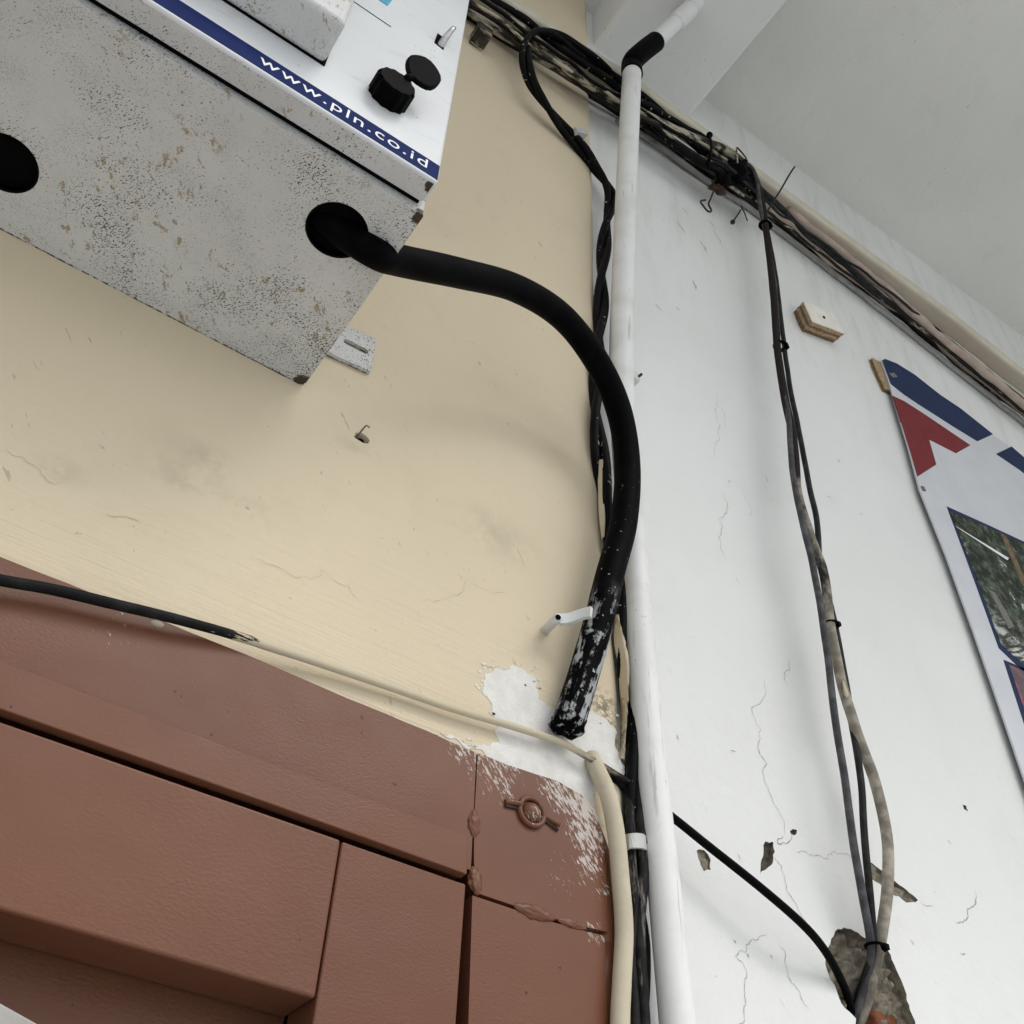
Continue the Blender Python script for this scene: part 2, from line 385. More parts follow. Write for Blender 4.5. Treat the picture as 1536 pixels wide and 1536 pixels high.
def jag(pts, amp, depth=3, closed=True, seed=1):
    rnd = random.Random(seed); P = [Vector(p) for p in pts]
    for d in range(depth):
        Q = []; n = len(P)
        for i in range(n if closed else n - 1):
            a, b = P[i], P[(i + 1) % n]; t = (b - a); nn = Vector((-t[1], t[0]))
            Q += [a, (a + b) / 2 + nn * rnd.uniform(-amp, amp)]
        if not closed: Q.append(P[-1])
        P = Q
    return [tuple(p) for p in P]
def plate(outline, y0, y1, holes=(), holedepth=None, plane='y', back=False, bev=0.0, side=False):
    """flat sheet with real openings; outline in (x, z) for plane 'y' or (x, y) for plane 'z'; y0 = seen face, y1 = far face"""
    bm = bmesh.new()
    mk = (lambda a, b, c: Vector((a, c, b))) if plane == 'y' else (lambda a, b, c: Vector((a, b, c)))
    loops = []; E_ = []
    for pts in [outline] + list(holes):
        vs = [bm.verts.new(mk(a, b, y0)) for a, b in pts]
        es = [bm.edges.new((vs[i], vs[(i + 1) % len(vs)])) for i in range(len(vs))]
        loops.append(vs); E_ += es
    bmesh.ops.triangle_fill(bm, use_beauty=True, edges=E_)
    hd = holedepth if holedepth is not None else y1
    back_l = []
    for i, vs in enumerate(loops):
        far = y1 if i == 0 else hd
        lo = [bm.verts.new((v.co.x, far, v.co.z) if plane == 'y' else (v.co.x, v.co.y, far)) for v in vs]
        back_l.append(lo)
        for k in range(len(vs)):
            j = (k + 1) % len(vs); f = bm.faces.new((vs[k], vs[j], lo[j], lo[k])); f.material_index = 1 if (i and side) else 0
    if back:
        E2 = []
        for lo in back_l: E2 += [bm.edges.get((lo[i], lo[(i + 1) % len(lo)])) for i in range(len(lo))]
        bmesh.ops.triangle_fill(bm, use_beauty=True, edges=E2)
    if bev:
        ed = [e for e in bm.edges if len(e.link_faces) == 2 and e.calc_face_angle(0) > 0.8]
        bmesh.ops.bevel(bm, geom=ed, offset=bev, segments=2, profile=0.5, affect='EDGES')
    return bm
def lumps(c, rx, ry, rz, seed=0, amp=0.35, sub=3, fr=60):
    bm = bmesh.new(); bmesh.ops.create_icosphere(bm, subdivisions=sub, radius=1)
    for v in bm.verts:
        n = v.co.copy(); k = 1 + amp * mnoise.noise(Vector((n.x * rx, n.y * ry, n.z * rz)) * fr + Vector((seed * 3.1, seed, 0)))
        v.co = Vector(c) + Vector((n.x * rx * k, n.y * ry * k, n.z * rz * k))
    for f in bm.faces: f.smooth = True
    return bm
def relief(outline, y, amp, seed, cell, tilt=0.0, deep=None):
    """rough floor of a broken spot: a grid over the outline's box, shaken in depth"""
    xs = [p[0] for p in outline]; zs = [p[1] for p in outline]; pad = cell
    x0, x1, z0, z1 = min(xs) - pad, max(xs) + pad, min(zs) - pad, max(zs) + pad
    nx = max(2, int((x1 - x0) / cell)); nz = max(2, int((z1 - z0) / cell)); bm = bmesh.new(); g = []
    for j in range(nz + 1):
        row = []
        for i in range(nx + 1):
            x = x0 + (x1 - x0) * i / nx; z = z0 + (z1 - z0) * j / nz
            p = Vector((x * 90 + seed, z * 90, seed)); h = mnoise.fractal(p, 0.8, 2.2, 4)
            dp = 0.0
            if deep: dp = 0.035 * math.exp(-((x - deep[0].x) ** 2 + (z - deep[0].z) ** 2 * .55) / deep[1] ** 2)
            row.append(bm.verts.new((x, y + amp * h + tilt * (z1 - z) + dp, z)))
        g.append(row)
    for j in range(nz):
        for i in range(nx): bm.faces.new((g[j][i], g[j][i + 1], g[j + 1][i + 1], g[j + 1][i])).smooth = True
    return bm

# ------------------------------------------------------------------ setting
ZC = 3.345          # ceiling
ZB = 3.225          # underside of the beam
CY = -0.010         # face of the cream plaster
def struct(o): o['kind'] = 'structure'; return o
bm = bmesh.new(); bmesh.ops.create_grid(bm, x_segments=2, y_segments=2, size=150)
struct(obj('ground', bm, 'ground_concrete'))
struct(obj('ceiling', bxm(-2.6, 3.6, -0.95, 0.10, ZC, ZC + 0.12), 'ceiling_paint'))

# cream wall with a rounded free edge
edge = [(W(u, v, -0.004).x, W(u, v, -0.004).z) for u, v in ((884, 165), (889, 250), (890, 400), (895, 520), (894, 600), (902, 700), (916, 860), (936, 1000), (942, 1140))]
ex = lambda z: 0.398 + 0.004 * mnoise.noise(Vector((0, 0, z * 3))) + 0.0015 * mnoise.noise(Vector((4, 0, z * 16))) + (0.010 * max(0.0, min(1.0, (2.20 - z) / 0.12)))
zs = [0.0] + [1.7 + (ZC - 1.7) * i / 60 for i in range(61)]
right = [(ex(z) - 0.014, z) for z in zs]
cream = thing('cream_wall', 'cream painted plaster wall behind the grey meter box, with a rounded edge beside the white pipe', 'wall', (-1.0, 0, 0))
screw = W(543, 657, CY)
hole = [(screw.x + 0.0066 * math.cos(a) * random.uniform(.75, 1.2), screw.z + 0.0050 * math.sin(a) * random.uniform(.75, 1.2)) for a in [2 * math.pi * k / 14 for k in range(14)]]
outl = [(-2.6, 0), (-0.80, 0), (-0.80, 1.945), (0.372, 1.945), (0.372, 0)] + right + [(-2.6, ZC)]
obj('plaster', plate(outl, CY, 0.10, [hole], 0.02), 'cream_paint', cream)
bm = bmesh.new(); prev = None
prof = [(0, CY), (0.006, CY - 0.0002)] + [(0.006 + 0.011 * math.sin(a), CY + 0.011 - 0.011 * math.cos(a)) for a in [math.radians(10 * k) for k in range(1, 10)]] + [(0.017, 0.03)]
for z in zs:
    x0 = ex(z) - 0.0141
    row = [bm.verts.new((x0 + a, b, z)) for a, b in prof]
    if prev:
        for k in range(len(row) - 1): bm.faces.new((prev[k], prev[k + 1], row[k + 1], row[k])).smooth = True
    prev = row
obj('rounded_edge', bm, 'cream_paint', cream, recalc=True)
obj('hole_back', bxm(screw.x - .012, screw.x + .012, 0.010, 0.014, screw.z - .012, screw.z + .012), 'inside_black', cream)
obj('wall_plug', tube([screw + Vector((0.0015, 0.018, -.001)), screw + Vector((0.0005, 0.003, 0.0))], 0.0026, 10), 'inside_black', cream)
obj('plug_splinter', tube([screw + Vector((-0.003, 0.004, 0.001)), screw + Vector((-0.0015, -0.006, 0.006)), screw + Vector((0.001, -0.008, 0.0045))], 0.0006, 6), 'mortar', cream)

# white wall with its broken places
BR = xz([(1247, 1408), (1262, 1394), (1282, 1397), (1300, 1408), (1322, 1412), (1336, 1432), (1348, 1462), (1360, 1500), (1372, 1530), (1376, 1600), (1300, 1600), (1284, 1528), (1262, 1505), (1246, 1470), (1238, 1440)], 0)
C1 = xz([(1148, 1262), (1160, 1263), (1160, 1290), (1150, 1303), (1140, 1312), (1142, 1290)], 0)
C2 = xz([(1045, 1276), (1056, 1275), (1066, 1290), (1066, 1305), (1056, 1307), (1050, 1293)], 0)
C3 = xz([(1296, 1286), (1312, 1298), (1338, 1318), (1360, 1335), (1377, 1350), (1360, 1354), (1338, 1342), (1318, 1325), (1300, 1310)], 0)
C4 = xz([(1443, 1206), (1449, 1208), (1452, 1217), (1446, 1214)], 0)
C5 = xz([(1188, 1244), (1196, 1246), (1193, 1252), (1186, 1250)], 0)
chips = [jag(c, a, 2, seed=i) for i, (c, a) in enumerate(((BR, .16), (C1, .14), (C2, .12), (C3, .14), (C4, .15), (C5, .25)))]
white = thing('white_wall', 'white painted plaster wall right of the pipe, cracked and chipped near the bottom', 'wall', (1.8, 0, 0))
wp = obj('plaster', plate([(0.36, 0), (3.6, 0), (3.6, ZC), (0.36, ZC)], 0.0, 0.10, chips, 0.05, side=True), 'white_paint', white); wp.data.materials.append(M['mortar'])
obj('broken_plaster', relief(chips[0], 0.008, 0.008, 3, 0.0020, deep=(W(1286, 1516, 0.01), 0.010)), 'mortar', white)
for i, (c, mt) in enumerate(((chips[1], 'mortar_dark'), (chips[2], 'mortar'), (chips[3], 'mortar'), (chips[4], 'mortar_dark'), (chips[5], 'crack_dark'))):
    obj('plaster_chip', relief(c, 0.0022 + (0.002 if i in (0, 3, 4) else 0), 0.003, 11 + i, 0.0016), mt, white)
b_ = W(1316, 1530, 0.016)
bm = bxm(b_.x - 0.016, b_.x + 0.012, 0.0055, 0.03, b_.z - 0.06, b_.z + 0.0025, 0.004, 4)
for v in bm.verts: v.co += 0.0028 * mnoise.noise_vector(v.co * 150)
obj('brick', bm, 'brick_red', white, True)
def ribbon(pts, wd, y, mat, parent, name, seed=0, amp=0.22, dep=3):
    q = jag(xz(pts, 0), amp, dep, False, seed); bm = bmesh.new(); L, Rr = [], []
    for i, p in enumerate(q):
        a = Vector(q[max(0, i - 1)]); b = Vector(q[min(len(q) - 1, i + 1)]); t = (b - a).normalized(); n = Vector((-t[1], t[0]))
        ww = wd * (0.35 + 0.9 * abs(mnoise.noise(Vector((i * 0.7, seed, 1))))) * min(1, (i + .3) / 3, (len(q) - i - .7) / 3)
        L.append(bm.verts.new((p[0] + n[0] * ww, y, p[1] + n[1] * ww))); Rr.append(bm.verts.new((p[0] - n[0] * ww, y, p[1] - n[1] * ww)))
    for i in range(len(q) - 1): bm.faces.new((L[i], L[i + 1], Rr[i + 1], Rr[i]))
    return obj(name, bm, mat, parent)
for i, (pts, wd) in enumerate((
    ([(1140, 1010), (1127, 1062), (1136, 1120), (1150, 1145), (1157, 1195), (1175, 1255)], .00028),
    ([(1175, 1255), (1166, 1265), (1190, 1248)], .0004),
    ([(1160, 1284), (1172, 1300), (1178, 1335), (1200, 1370), (1221, 1395)], .00030),
    ([(1150, 1398), (1125, 1412), (1103, 1435), (1120, 1462), (1118, 1500), (1105, 1540)], .00030),
    ([(1166, 1416), (1180, 1455), (1200, 1490), (1216, 1518)], .00028),
    ([(1192, 1275), (1215, 1283), (1242, 1290), (1262, 1280), (1290, 1285)], .00026),
    ([(1377, 1350), (1400, 1356)], .0003),
    ([(1462, 1335), (1460, 1360), (1450, 1378), (1433, 1386)], .0005),
    ([(1085, 735), (1090, 770), (1082, 800), (1088, 840)], .00026),
    ([(1078, 590), (1080, 640), (1072, 690)], .00022),
    ([(1180, 985), (1176, 1010), (1182, 1030)], .0003),
    ([(1090, 650), (1068, 600)], .0002), ([(1115, 735), (1118, 775)], .0002))):
    ribbon(pts, wd, -0.0004, 'crack_dark', white, 'crack', seed=i * 5 + 2)
rnd = random.Random(5)
for u, v, l, a in ((1015, 330, 26, 1.0), (1022, 310, 16, .9), (1070, 345, 30, 1.0), (1062, 330, 20, .8), (1095, 1125, 9, .3), (1015, 1102, 9, 1.3), (1106, 1280, 12, 1.1), (1147, 712, 14, 1.2), (1090, 720, 8, .6), (982, 455, 16, .9), (1012, 460, 10, .6), (1026, 232, 8, .5), (1050, 360, 22, 1.1), (1040, 420, 16, 1.3), (1420, 1260, 10, .8), (1365, 1410, 10, .9), (1440, 1430, 9, .3), (1120, 1430, 8, 1.1), (1155, 1432, 7, 1.0), (1100, 1410, 7, 1), (1205, 350, 8, .8), (1328, 512, 5, 1), (1288, 770, 6, .4), (1240, 330, 5, .4), (1310, 420, 6, .3), (1255, 690, 6, .4), (1240, 745, 7, .2)):
    ribbon([(u, v), (u + l * math.cos(a) * .5, v + l * math.sin(a) * .5), (u + l * math.cos(a), v + l * math.sin(a))], 0.0006 * (1.0 if v > 700 else 1.6), -0.0005, 'scuff' if l > 9 else 'crack_dark', white, 'scratch', seed=int(u), amp=.3, dep=2)
for i, (pts, wd) in enumerate((([(0, 690), (35, 712), (60, 735), (85, 742)], .0003), ([(620, 915), (655, 912), (690, 880), (760, 905)], .0002), ([(360, 850), (430, 880), (470, 868), (510, 890), (530, 915)], .00022), ([(150, 785), (170, 790), (200, 800)], .0004), ([(700, 1002), (720, 1012), (748, 1014)], .0003), ([(655, 320), (690, 326)], .0003))):
    o = ribbon(pts, wd * .8, CY - 0.0005, 'crack_cream', cream, 'crack', seed=40 + i)

# bare white filler where the cream paint has come off
PATCH = [[(727, 1012), (742, 1000), (760, 1004), (772, 998), (788, 1006), (802, 1014), (803, 1030), (808, 1048), (826, 1060), (848, 1068), (872, 1060), (890, 1066), (910, 1078), (926, 1100), (930, 1130), (936, 1166), (916, 1176), (905, 1168), (900, 1230), (880, 1222), (850, 1196), (800, 1170), (740, 1142), (700, 1124), (650, 1100), (690, 1108), (735, 1118), (752, 1116), (742, 1098), (748, 1080), (738, 1066), (735, 1050), (724, 1034)]]
for i, p in enumerate(PATCH):
    for amp_ in (.24, .2, .16, .12, .08):          # raggedest outline that still fills cleanly
        q = jag(xz(p, CY - 0.0006), amp_, 4, seed=21 + i); fb = plate(q, CY - 0.0004, CY + 0.001)
        want = abs(sum(q[k - 1][0] * q[k][1] - q[k][0] * q[k - 1][1] for k in range(len(q)))) / 2
        fb.normal_update(); got = sum(f.calc_area() for f in fb.faces if abs(f.normal.y) > .9)
        if abs(got - want) < .03 * want: break
    print('patch', amp_, got, want)
    obj('bare_filler', fb, 'patch_white', cream)
rnd = random.Random(31)
for u, v, n_ in ((735, 1000, 6), (805, 1030, 6), (740, 1075, 5), (850, 1058, 6), (700, 1112, 7), (905, 1070, 5), (800, 1000, 5), (720, 1030, 5)):
    for k in range(n_):
        c_ = W(u + rnd.gauss(0, 9), v + rnd.gauss(0, 6), CY); r = rnd.uniform(.0005, .0016)
        q = jag([(c_.x + r * rnd.uniform(.6, 1.6) * math.cos(a), c_.z + r * rnd.uniform(.5, 1.1) * math.sin(a)) for a in (0, 1.2, 2.4, 3.6, 4.9)], .25, 1, seed=k)
        obj('filler_fleck', plate(q, CY - 0.0004, CY + 0.001), 'patch_white', cream)
# lifted skins of cream paint along the free edge
def skin(l, mat, parent, seed):
    """l = left (u, v, y) / right (u, v, y) pairs; a thin curled flake"""
    bm = bmesh.new(); A_ = spline([W(*a) for a, b in l], 5); B_ = spline([W(*b) for a, b in l], 5); rows = []
    for i, (a, b) in enumerate(zip(A_, B_)):
        k = 0.0012 * mnoise.noise(Vector((i * 0.9, seed, 0))); mid = (a + b) / 2 + Vector((0, -0.0022, 0)); b2 = b + Vector((k, 0, 0))
        rows.append([bm.verts.new(p) for p in (a, mid, b2, b2 + Vector((0, .0012, 0)), mid + Vector((0, .0012, 0)), a + Vector((0, .0012, 0)))])
    for r, q in zip(rows, rows[1:]):
        for k in range(6): bm.faces.new((r[k], r[(k + 1) % 6], q[(k + 1) % 6], q[k])).smooth = True
    bm.faces.new(rows[0]); bm.faces.new(rows[-1][::-1])
    return obj('paint_flake', bm, mat, parent)
skin([((897, 690, -.016), (906, 692, -.020)), ((898, 730, -.014), (908, 735, -.020)), ((899, 770, -.014), (909, 775, -.018)), ((903, 808, -.012), (906, 806, -.014))], 'cream_paint', cream, 1)
skin([((924, 922, -.014), (927, 925, -.018)), ((922, 960, -.012), (938, 962, -.020)), ((928, 1000, -.012), (944, 1000, -.022)), ((932, 1060, -.012), (942, 1060, -.020)), ((932, 1100, -.012), (939, 1100, -.018)), ((931, 1138, -.012), (936, 1138, -.015))], 'cream_paint', cream, 2)

beam = tag(obj('ceiling_beam', bxm(0.415, 0.603, -0.90, 0.02, ZB, ZC + 0.02, 0.006, 2), 'beam_paint'), 'white concrete beam under the ceiling, above the black pipe elbow', 'beam')

# ------------------------------------------------------------------ brown steel door
FY = -0.016
frame = thing('door_frame', 'brown painted steel door frame with a welded corner plate and bolt', 'door frame', (0.33, 0, 0))
lint = xz([(-140, 778), (0, 835), (200, 914), (360, 978), (520, 1047), (640, 1096), (714.5, 1129)], FY)
lint[0] = (-0.85, lint[1][1])
gx = 0.2925
pe_ = xz([(707, 1290)], FY)[0]; lo_ = [pe_, (pe_[0], 1.883), (-0.85, 1.883)]
obj('lintel_plate', plate(jag(lint, .012, 2, False, 3) + lo_, FY, 0.02), 'brown_enamel', frame)
cz = W(715, 1340, FY).z
corner = xz([(718, 1131), (770, 1150), (838, 1172), (872, 1192), (893, 1216), (904, 1250), (909, 1300)], FY)
corner[0] = xz([(717, 1130)], FY)[0]
cb = [(0.3868, cz + .004), (0.372, cz + .0025), (0.340, cz + 0.0005)] + xz([(715, 1339), (711, 1290), (711.5, 1224)], FY)
obj('corner_plate', plate(jag(corner, .02, 2, False, 9) + cb, FY, 0.02), 'brown_enamel', frame)
obj('post_plate', plate([(0.2935, cz - .0018), (0.345, cz - .0014), (0.372, cz), (0.3845, cz + .0012), (0.3855, 1.80), (0.3845, 1.70), (0.386, 0.0), (0.2965, 0.0), (0.2962, 1.80)], FY + 0.0003, 0.02), 'brown_enamel', frame)
obj('post_edge', tube([(0.3905, -0.004, 0.0), (0.391, -0.004, 1.7), (0.3915, -0.004, 1.84), (0.3905, -0.004, 1.90), (0.3875, -0.003, 1.925), (0.379, -0.001, 1.948)], 0.0112, 10, wob=.001), 'brown_enamel', frame)
# welds: short runs of lumps over the joints
def weld(a, b, r, n, seed):
    p, q = W(a[0], a[1], FY), W(b[0], b[1], FY); bm = bmesh.new(); bmesh.ops.create_icosphere(bm, subdivisions=4, radius=1)
    ax = (q - p) / 2; cc = (p + q) / 2; pe2 = Vector((-ax.z, 0, ax.x)).normalized()
    for v in bm.verts:
        d0 = v.co.copy(); k_ = 1 + 0.30 * mnoise.fractal(Vector((d0.x * 2.2, d0.y * 1.2, d0.z * 1.2 + seed * 7)), 0.7, 2.0, 4)
        v.co = cc + ax * d0.x * 1.05 + pe2 * (d0.z * r * k_ * 1.15) + Vector((0, d0.y * r * 0.62 * k_ + .0004, 0))
    return obj('weld_bead', bm, 'brown_enamel', frame, True)
weld((711, 1215), (711, 1256), .0034, 9, 1); weld((710, 1300), (716, 1342), .0036, 9, 2)
weld((772, 1358), (832, 1378), .0034, 10, 3); weld((838, 1380), (880, 1392), .0022, 12, 4)
# bolt with its ring and bar
bc = W(796, 1219, FY)
bolt = obj('bolt', lumps(bc + Vector((0, .0005, 0)), .0068, .0058, .0068, 3, .12), 'brown_enamel', frame, True)
bm = bmesh.new(); ringp = [bc + Vector((.0088 * math.cos(a), -0.0012, .0088 * math.sin(a))) for a in [2 * math.pi * k / 28 for k in range(29)]]
sweep(bm, ringp, .0017, 8, cap=False); obj('washer', bm, 'brown_enamel', bolt, True)
for a, b in (((757, 1203), (778, 1208)), ((812, 1222), (836, 1240))):
    p, q = W(a[0], a[1], FY), W(b[0], b[1], FY); q = p.lerp(q, 1.0)
    obj('bar_end', tube([p + Vector((0, -.0005, 0)), q + Vector((0, -.0025, 0))], .0016, 8), 'brown_enamel', bolt, True)
    d_ = Vector((0, -.0006, -.0026)); obj('slot', tube([p + d_, q + d_], .0011, 6), 'groove_brown', bolt)

door = thing('steel_door', 'brown painted steel door with a raised panel and an overlapping top strip', 'door', (-0.2, 0, 0))
DY = -0.020
fz1, fz0 = 1.8995, 1.8765
obj('top_strip', plate(jag([(-0.80, fz1), (0.05, fz1 + .0006), (0.15, fz1 - .0004), (0.2835, fz1 - .0012), (0.2848, fz0 - .0008), (0.05, fz0), (-0.80, fz0)], .002, 1, True, 4), DY - 0.003, DY + .004, back=True, bev=.0006), 'brown_enamel', door)
obj('raised_panel', bxm(-0.78, 0.2098, DY, 0.012, 1.7925, 1.8725, .0016, 3), 'brown_enamel', door)
obj('stile', bxm(0.2107, 0.2868, DY + .0005, 0.012, 0.0, 1.8722, .0012, 3), 'brown_enamel', door)
obj('lower_sheet', bxm(-0.80, 0.2108, 0.0155, 0.03, 0.0, 1.90, 0), 'brown_enamel', door)
obj('backing_sheet', bxm(-0.83, 0.40, 0.045, 0.06, 0.0, 1.96, 0), 'groove_brown', door)
rl = W(20, 1530, -0.03)
ba, bb = W(-60, 1470, -.032), W(62, 1538, -.032); bd_ = (bb - ba).normalized(); bn = Vector((bd_.z, 0, -bd_.x))
bq = [ba - bd_ * .2, bb, bb + bd_ * .02 + bn * .01, bb + bn * .05, ba - bd_ * .2 + bn * .05]
tag(obj('grey_panel', plate([(p.x, p.z) for p in bq], -.032, -.026, back=True, bev=.001), 'pale_plastic'), 'pale grey panel corner at the lower left in front of the brown door', 'panel')

# ------------------------------------------------------------------ meter box
BX1 = 0.1305; BZ = 2.197; BX0 = -0.20; BYF = -0.1745
box = thing('meter_box', 'speckled grey steel electricity meter box with a white front cover, mounted on the cream wall', 'meter box', (-.03, -.01, BZ))
hc = [(0.0917, -0.134), (-0.0928, -0.0575)]
HR = 0.0197
circ = lambda c, r, n=40: [(c[0] + r * math.cos(2 * math.pi * k / n), c[1] + r * math.sin(2 * math.pi * k / n)) for k in range(n)]
eb = [(BX0, CY + .0005), (BX1 - .004, CY + .0005), (BX1, CY - .004), (BX1 + .0006, -0.09), (BX1, BYF + .001), (BX1 - .001, BYF), (BX0, BYF)]
obj('bottom_sheet', plate(eb, BZ, BZ + .0016, [circ(c, HR) for c in hc], BZ + .0016, 'z', True), 'box_grey', box)
bm = bxm(BX0, BX1 - .0006, BYF + .0004, BYF + .002, BZ + .0016, 2.62); obj('front_sheet', bm, 'box_grey', box)
obj('side_sheet', bxm(BX1 - .002, BX1 - .0004, BYF + .002, CY, BZ + .0016, 2.62), 'box_grey', box)
obj('side_sheet', bxm(BX0, BX0 + .002, BYF + .002, CY, BZ + .0016, 2.62), 'box_grey', box)
obj('top_sheet', bxm(BX0, BX1, BYF, CY, 2.62, 2.622), 'box_grey', box)
obj('inside', bxm(BX0 + .004, BX1 - .006, BYF + .006, CY - .004, BZ + .016, 2.61), 'inside_black', box)
for c in hc:    # rubber lips in the two openings
    bm = bmesh.new(); sweep(bm, [Vector((c[0] + (HR - .0002) * math.cos(a), c[1] + (HR - .0002) * math.sin(a), BZ + .001)) for a in [2 * math.pi * k / 40 for k in range(41)]], .0011, 6, cap=False)
    obj('grommet', bm, 'black_rubber', box, True)
    obj('grommet_membrane', plate(circ(c, HR - .0004), BZ + .006, BZ + .008, plane='z'), 'inside_black', box)
# cover
CX1 = BX1 - .0025; CZ = BZ + .0072; CYF = -0.1945
cov = obj('cover', bxm(BX0 + .002, CX1, CYF, BYF - .0035, CZ, 2.61, .0022, 3), 'cover_white', box)
obj('cover_lip', bxm(BX0 + .004, CX1 - .003, BYF - .0034, BYF + .0002, CZ + .002, 2.60), 'inside_black', box)
obj('cover_edge', bxm(BX0 + .004, CX1 - .0022, CYF + .0021, BYF - .0037, CZ - .0005, CZ + .001), 'box_flange', box)
PY = CYF - .0004
st1, st0 = W(655, 246, PY).z, W(652, 268, PY).z
st0 = max(st0, CZ + .0026)
obj('blue_stripe', bxm(BX0 + .004, CX1 - .0012, PY, CYF + .001, st0, st1), 'blue_print', box)
# lettering on the stripe
def text_mesh(body, size):
    cu = bpy.data.curves.new('t', 'FONT'); cu.body = body; cu.size = size; cu.space_character = 1.16; cu.extrude = 0.00008
    o = bpy.data.objects.new('t', cu); COL.objects.link(o); dg = bpy.context.evaluated_depsgraph_get()
    me = bpy.data.meshes.new_from_object(o.evaluated_get(dg)); bpy.data.objects.remove(o); return me
me = text_mesh('www.pln.co.id', 0.020)
xs = [v.co.x for v in me.vertices]; ta, tb = W(388, 92, PY), W(641, 246, PY)
bm = bmesh.new(); bm.from_mesh(me); kx = (tb.x - ta.x) / (max(xs) - min(xs)); zb = st0 + (st1 - st0) * .28
for v in bm.verts: v.co = Vector((ta.x + (v.co.x - min(xs)) * kx, PY - .0002 - v.co.z, zb + v.co.y * (st1 - st0) * .62 / 0.0148))
obj('lettering', bm, 'white_print', box)
obj('printed_line', bxm(W(540, 12, PY).x - .02, W(587, 40, PY).x, PY + .0001, CYF + .001, W(587, 40, PY).z - .0004, W(587, 40, PY).z + .0004), 'inside_black', box)
cy_ = W(576, 4, PY); obj('cyan_mark', plate([(cy_.x - .012, cy_.z - .001), (cy_.x + .003, cy_.z - .0005), (cy_.x + .006, cy_.z + .02), (cy_.x - .010, cy_.z + .02)], PY, CYF + .001), 'cyan_print', box)
# raised window housing
hb = W(485, 98, CYF)
hou = obj('window_housing', bxm(hb.x - .16, hb.x, CYF - .030, CYF + .001, hb.z, hb.z + .16, .0045, 4), 'box_flange', box)
obj('housing_seam', bxm(hb.x - .161, hb.x + .0008, CYF - .0012, CYF + .0005, hb.z - .0008, hb.z + .16), 'inside_black', hou)
# seal cap with its open lid
sc_ = W(590, 133, CYF - .008)
cap = thing('seal_cap', 'small black plastic seal cap with its lid open, on the white meter cover', 'cap', (sc_.x, CYF, sc_.z - .014))
def scallop(c, ax, r, h, n=24, amp=.06, tw=0):
    bm = bmesh.new(); ax = ax.normalized(); e1 = ax.orthogonal().normalized(); e2 = ax.cross(e1); A_, B_, C_, E_ = [], [], [], []
    for k in range(n * 2):
        a = math.pi * k / n; rr = r * (1 + amp * (1 if k % 4 < 2 else -1) * .5)
        d_ = e1 * math.cos(a) + e2 * math.sin(a)
        A_.append(bm.verts.new(c + d_ * rr)); B_.append(bm.verts.new(c + d_ * rr + ax * h * .85)); C_.append(bm.verts.new(c + d_ * rr * .9 + ax * h))
    m_ = n * 2
    for X_, Y_ in ((A_, B_), (B_, C_)):
        for k in range(m_): bm.faces.new((X_[k], X_[(k + 1) % m_], Y_[(k + 1) % m_], Y_[k]))
    bm.faces.new(A_[::-1]); bm.faces.new(C_); return bm
cz0 = Vector((sc_.x, CYF + .0005, sc_.z))
obj('cap_base', scallop(cz0, Vector((0, -1, 0)), .0132, .0145), 'black_plastic', cap)
hinge = cz0 + Vector((.0055, -.0145, .0108))
ldir = Vector((.50, -.22, .84)).normalized(); lc = hinge + ldir * .0155
lax = Vector((0.0, -.95, -.30)); lax = (lax - ldir * lax.dot(ldir)).normalized()
obj('cap_lid', scallop(lc - lax * .0012, lax, .0125, .0032, 10, .03), 'black_plastic', cap)
obj('hinge', tube([hinge + Vector((0, .003, -.002)), hinge, hinge + ldir * .004], .0028, 8), 'black_plastic', cap)
# hasp: slot and metal tongue
s0 = W(661, 62, PY)
obj('slot', plate([(s0.x - .0045, s0.z - .008), (s0.x + .0035, s0.z - .010), (s0.x + .0035, s0.z + .009), (s0.x - .0035, s0.z + .010)], PY, CYF + .001), 'inside_black', box)
obj('hasp_tongue', tube([s0 + Vector((.0006, .002, -.006)), s0 + Vector((.0016, -.004, 0)), s0 + Vector((.0035, -.009, .008)), s0 + Vector((.0055, -.008, .016))], lambda t: .0030 * (1 - .55 * t), 10), 'steel', box, True)
# mounting tab
tb_ = xz([(492, 528), (514, 487), (565, 509), (556, 557)], CY - .004)
sl0, sl1 = W(521, 513, CY - .004), W(547, 526, CY - .004)
dv = (sl1 - sl0).normalized(); pv = Vector((-dv.z, 0, dv.x)); slot = []
for c, a0 in ((sl1, -90), (sl0, 90)):
    for k in range(7):
        a = math.radians(a0 + 30 * k); q = c + (dv * math.cos(a) + pv * math.sin(a)) * .0032; slot.append((q.x, q.z))
obj('mounting_tab', plate(tb_, CY - .004, CY - .0004, [slot], CY - .0004, back=True), 'box_flange', box)

# ------------------------------------------------------------------ cables
zin = BZ
c0 = H(527, 362, zin)
thick = [c0 + Vector((-.030, 0.004, .018)), c0 + Vector((-.012, .0015, .0070)), W(560, 378, -.136), W(600, 391, -.128), W(690, 410, -.116), W(775, 433, -.102), W(845, 477, -.088), W(897, 545, -.070), W(928, 615, -.056), W(941, 695, -.046), W(936, 780, -.040), W(915, 862, -.036), W(896, 940, -.031), W(876, 1010, -.026), W(851, 1090, -.022)]
kab = thing('thick_cable', 'thick black service cable curving from the meter box down to the wall patch', 'cable', (thick[-1].x, thick[-1].y, thick[-1].z))
obj('sheath', tube(thick, lambda t: .0108 * (1 + .02 * mnoise.noise(Vector((t * 20, 0, 0)))) * (0.86 + 0.14 * min(1.0, t / .25)), 20, 10), 'cable_thick', kab, True)
e_ = thick[-1]; ed = (thick[-1] - thick[-2]).normalized()
bm = lumps(e_ - ed * .003, .0116, .0116, .009, 5, .35, 3, 160); obj('cut_end', bm, 'cable_thick', kab, True)

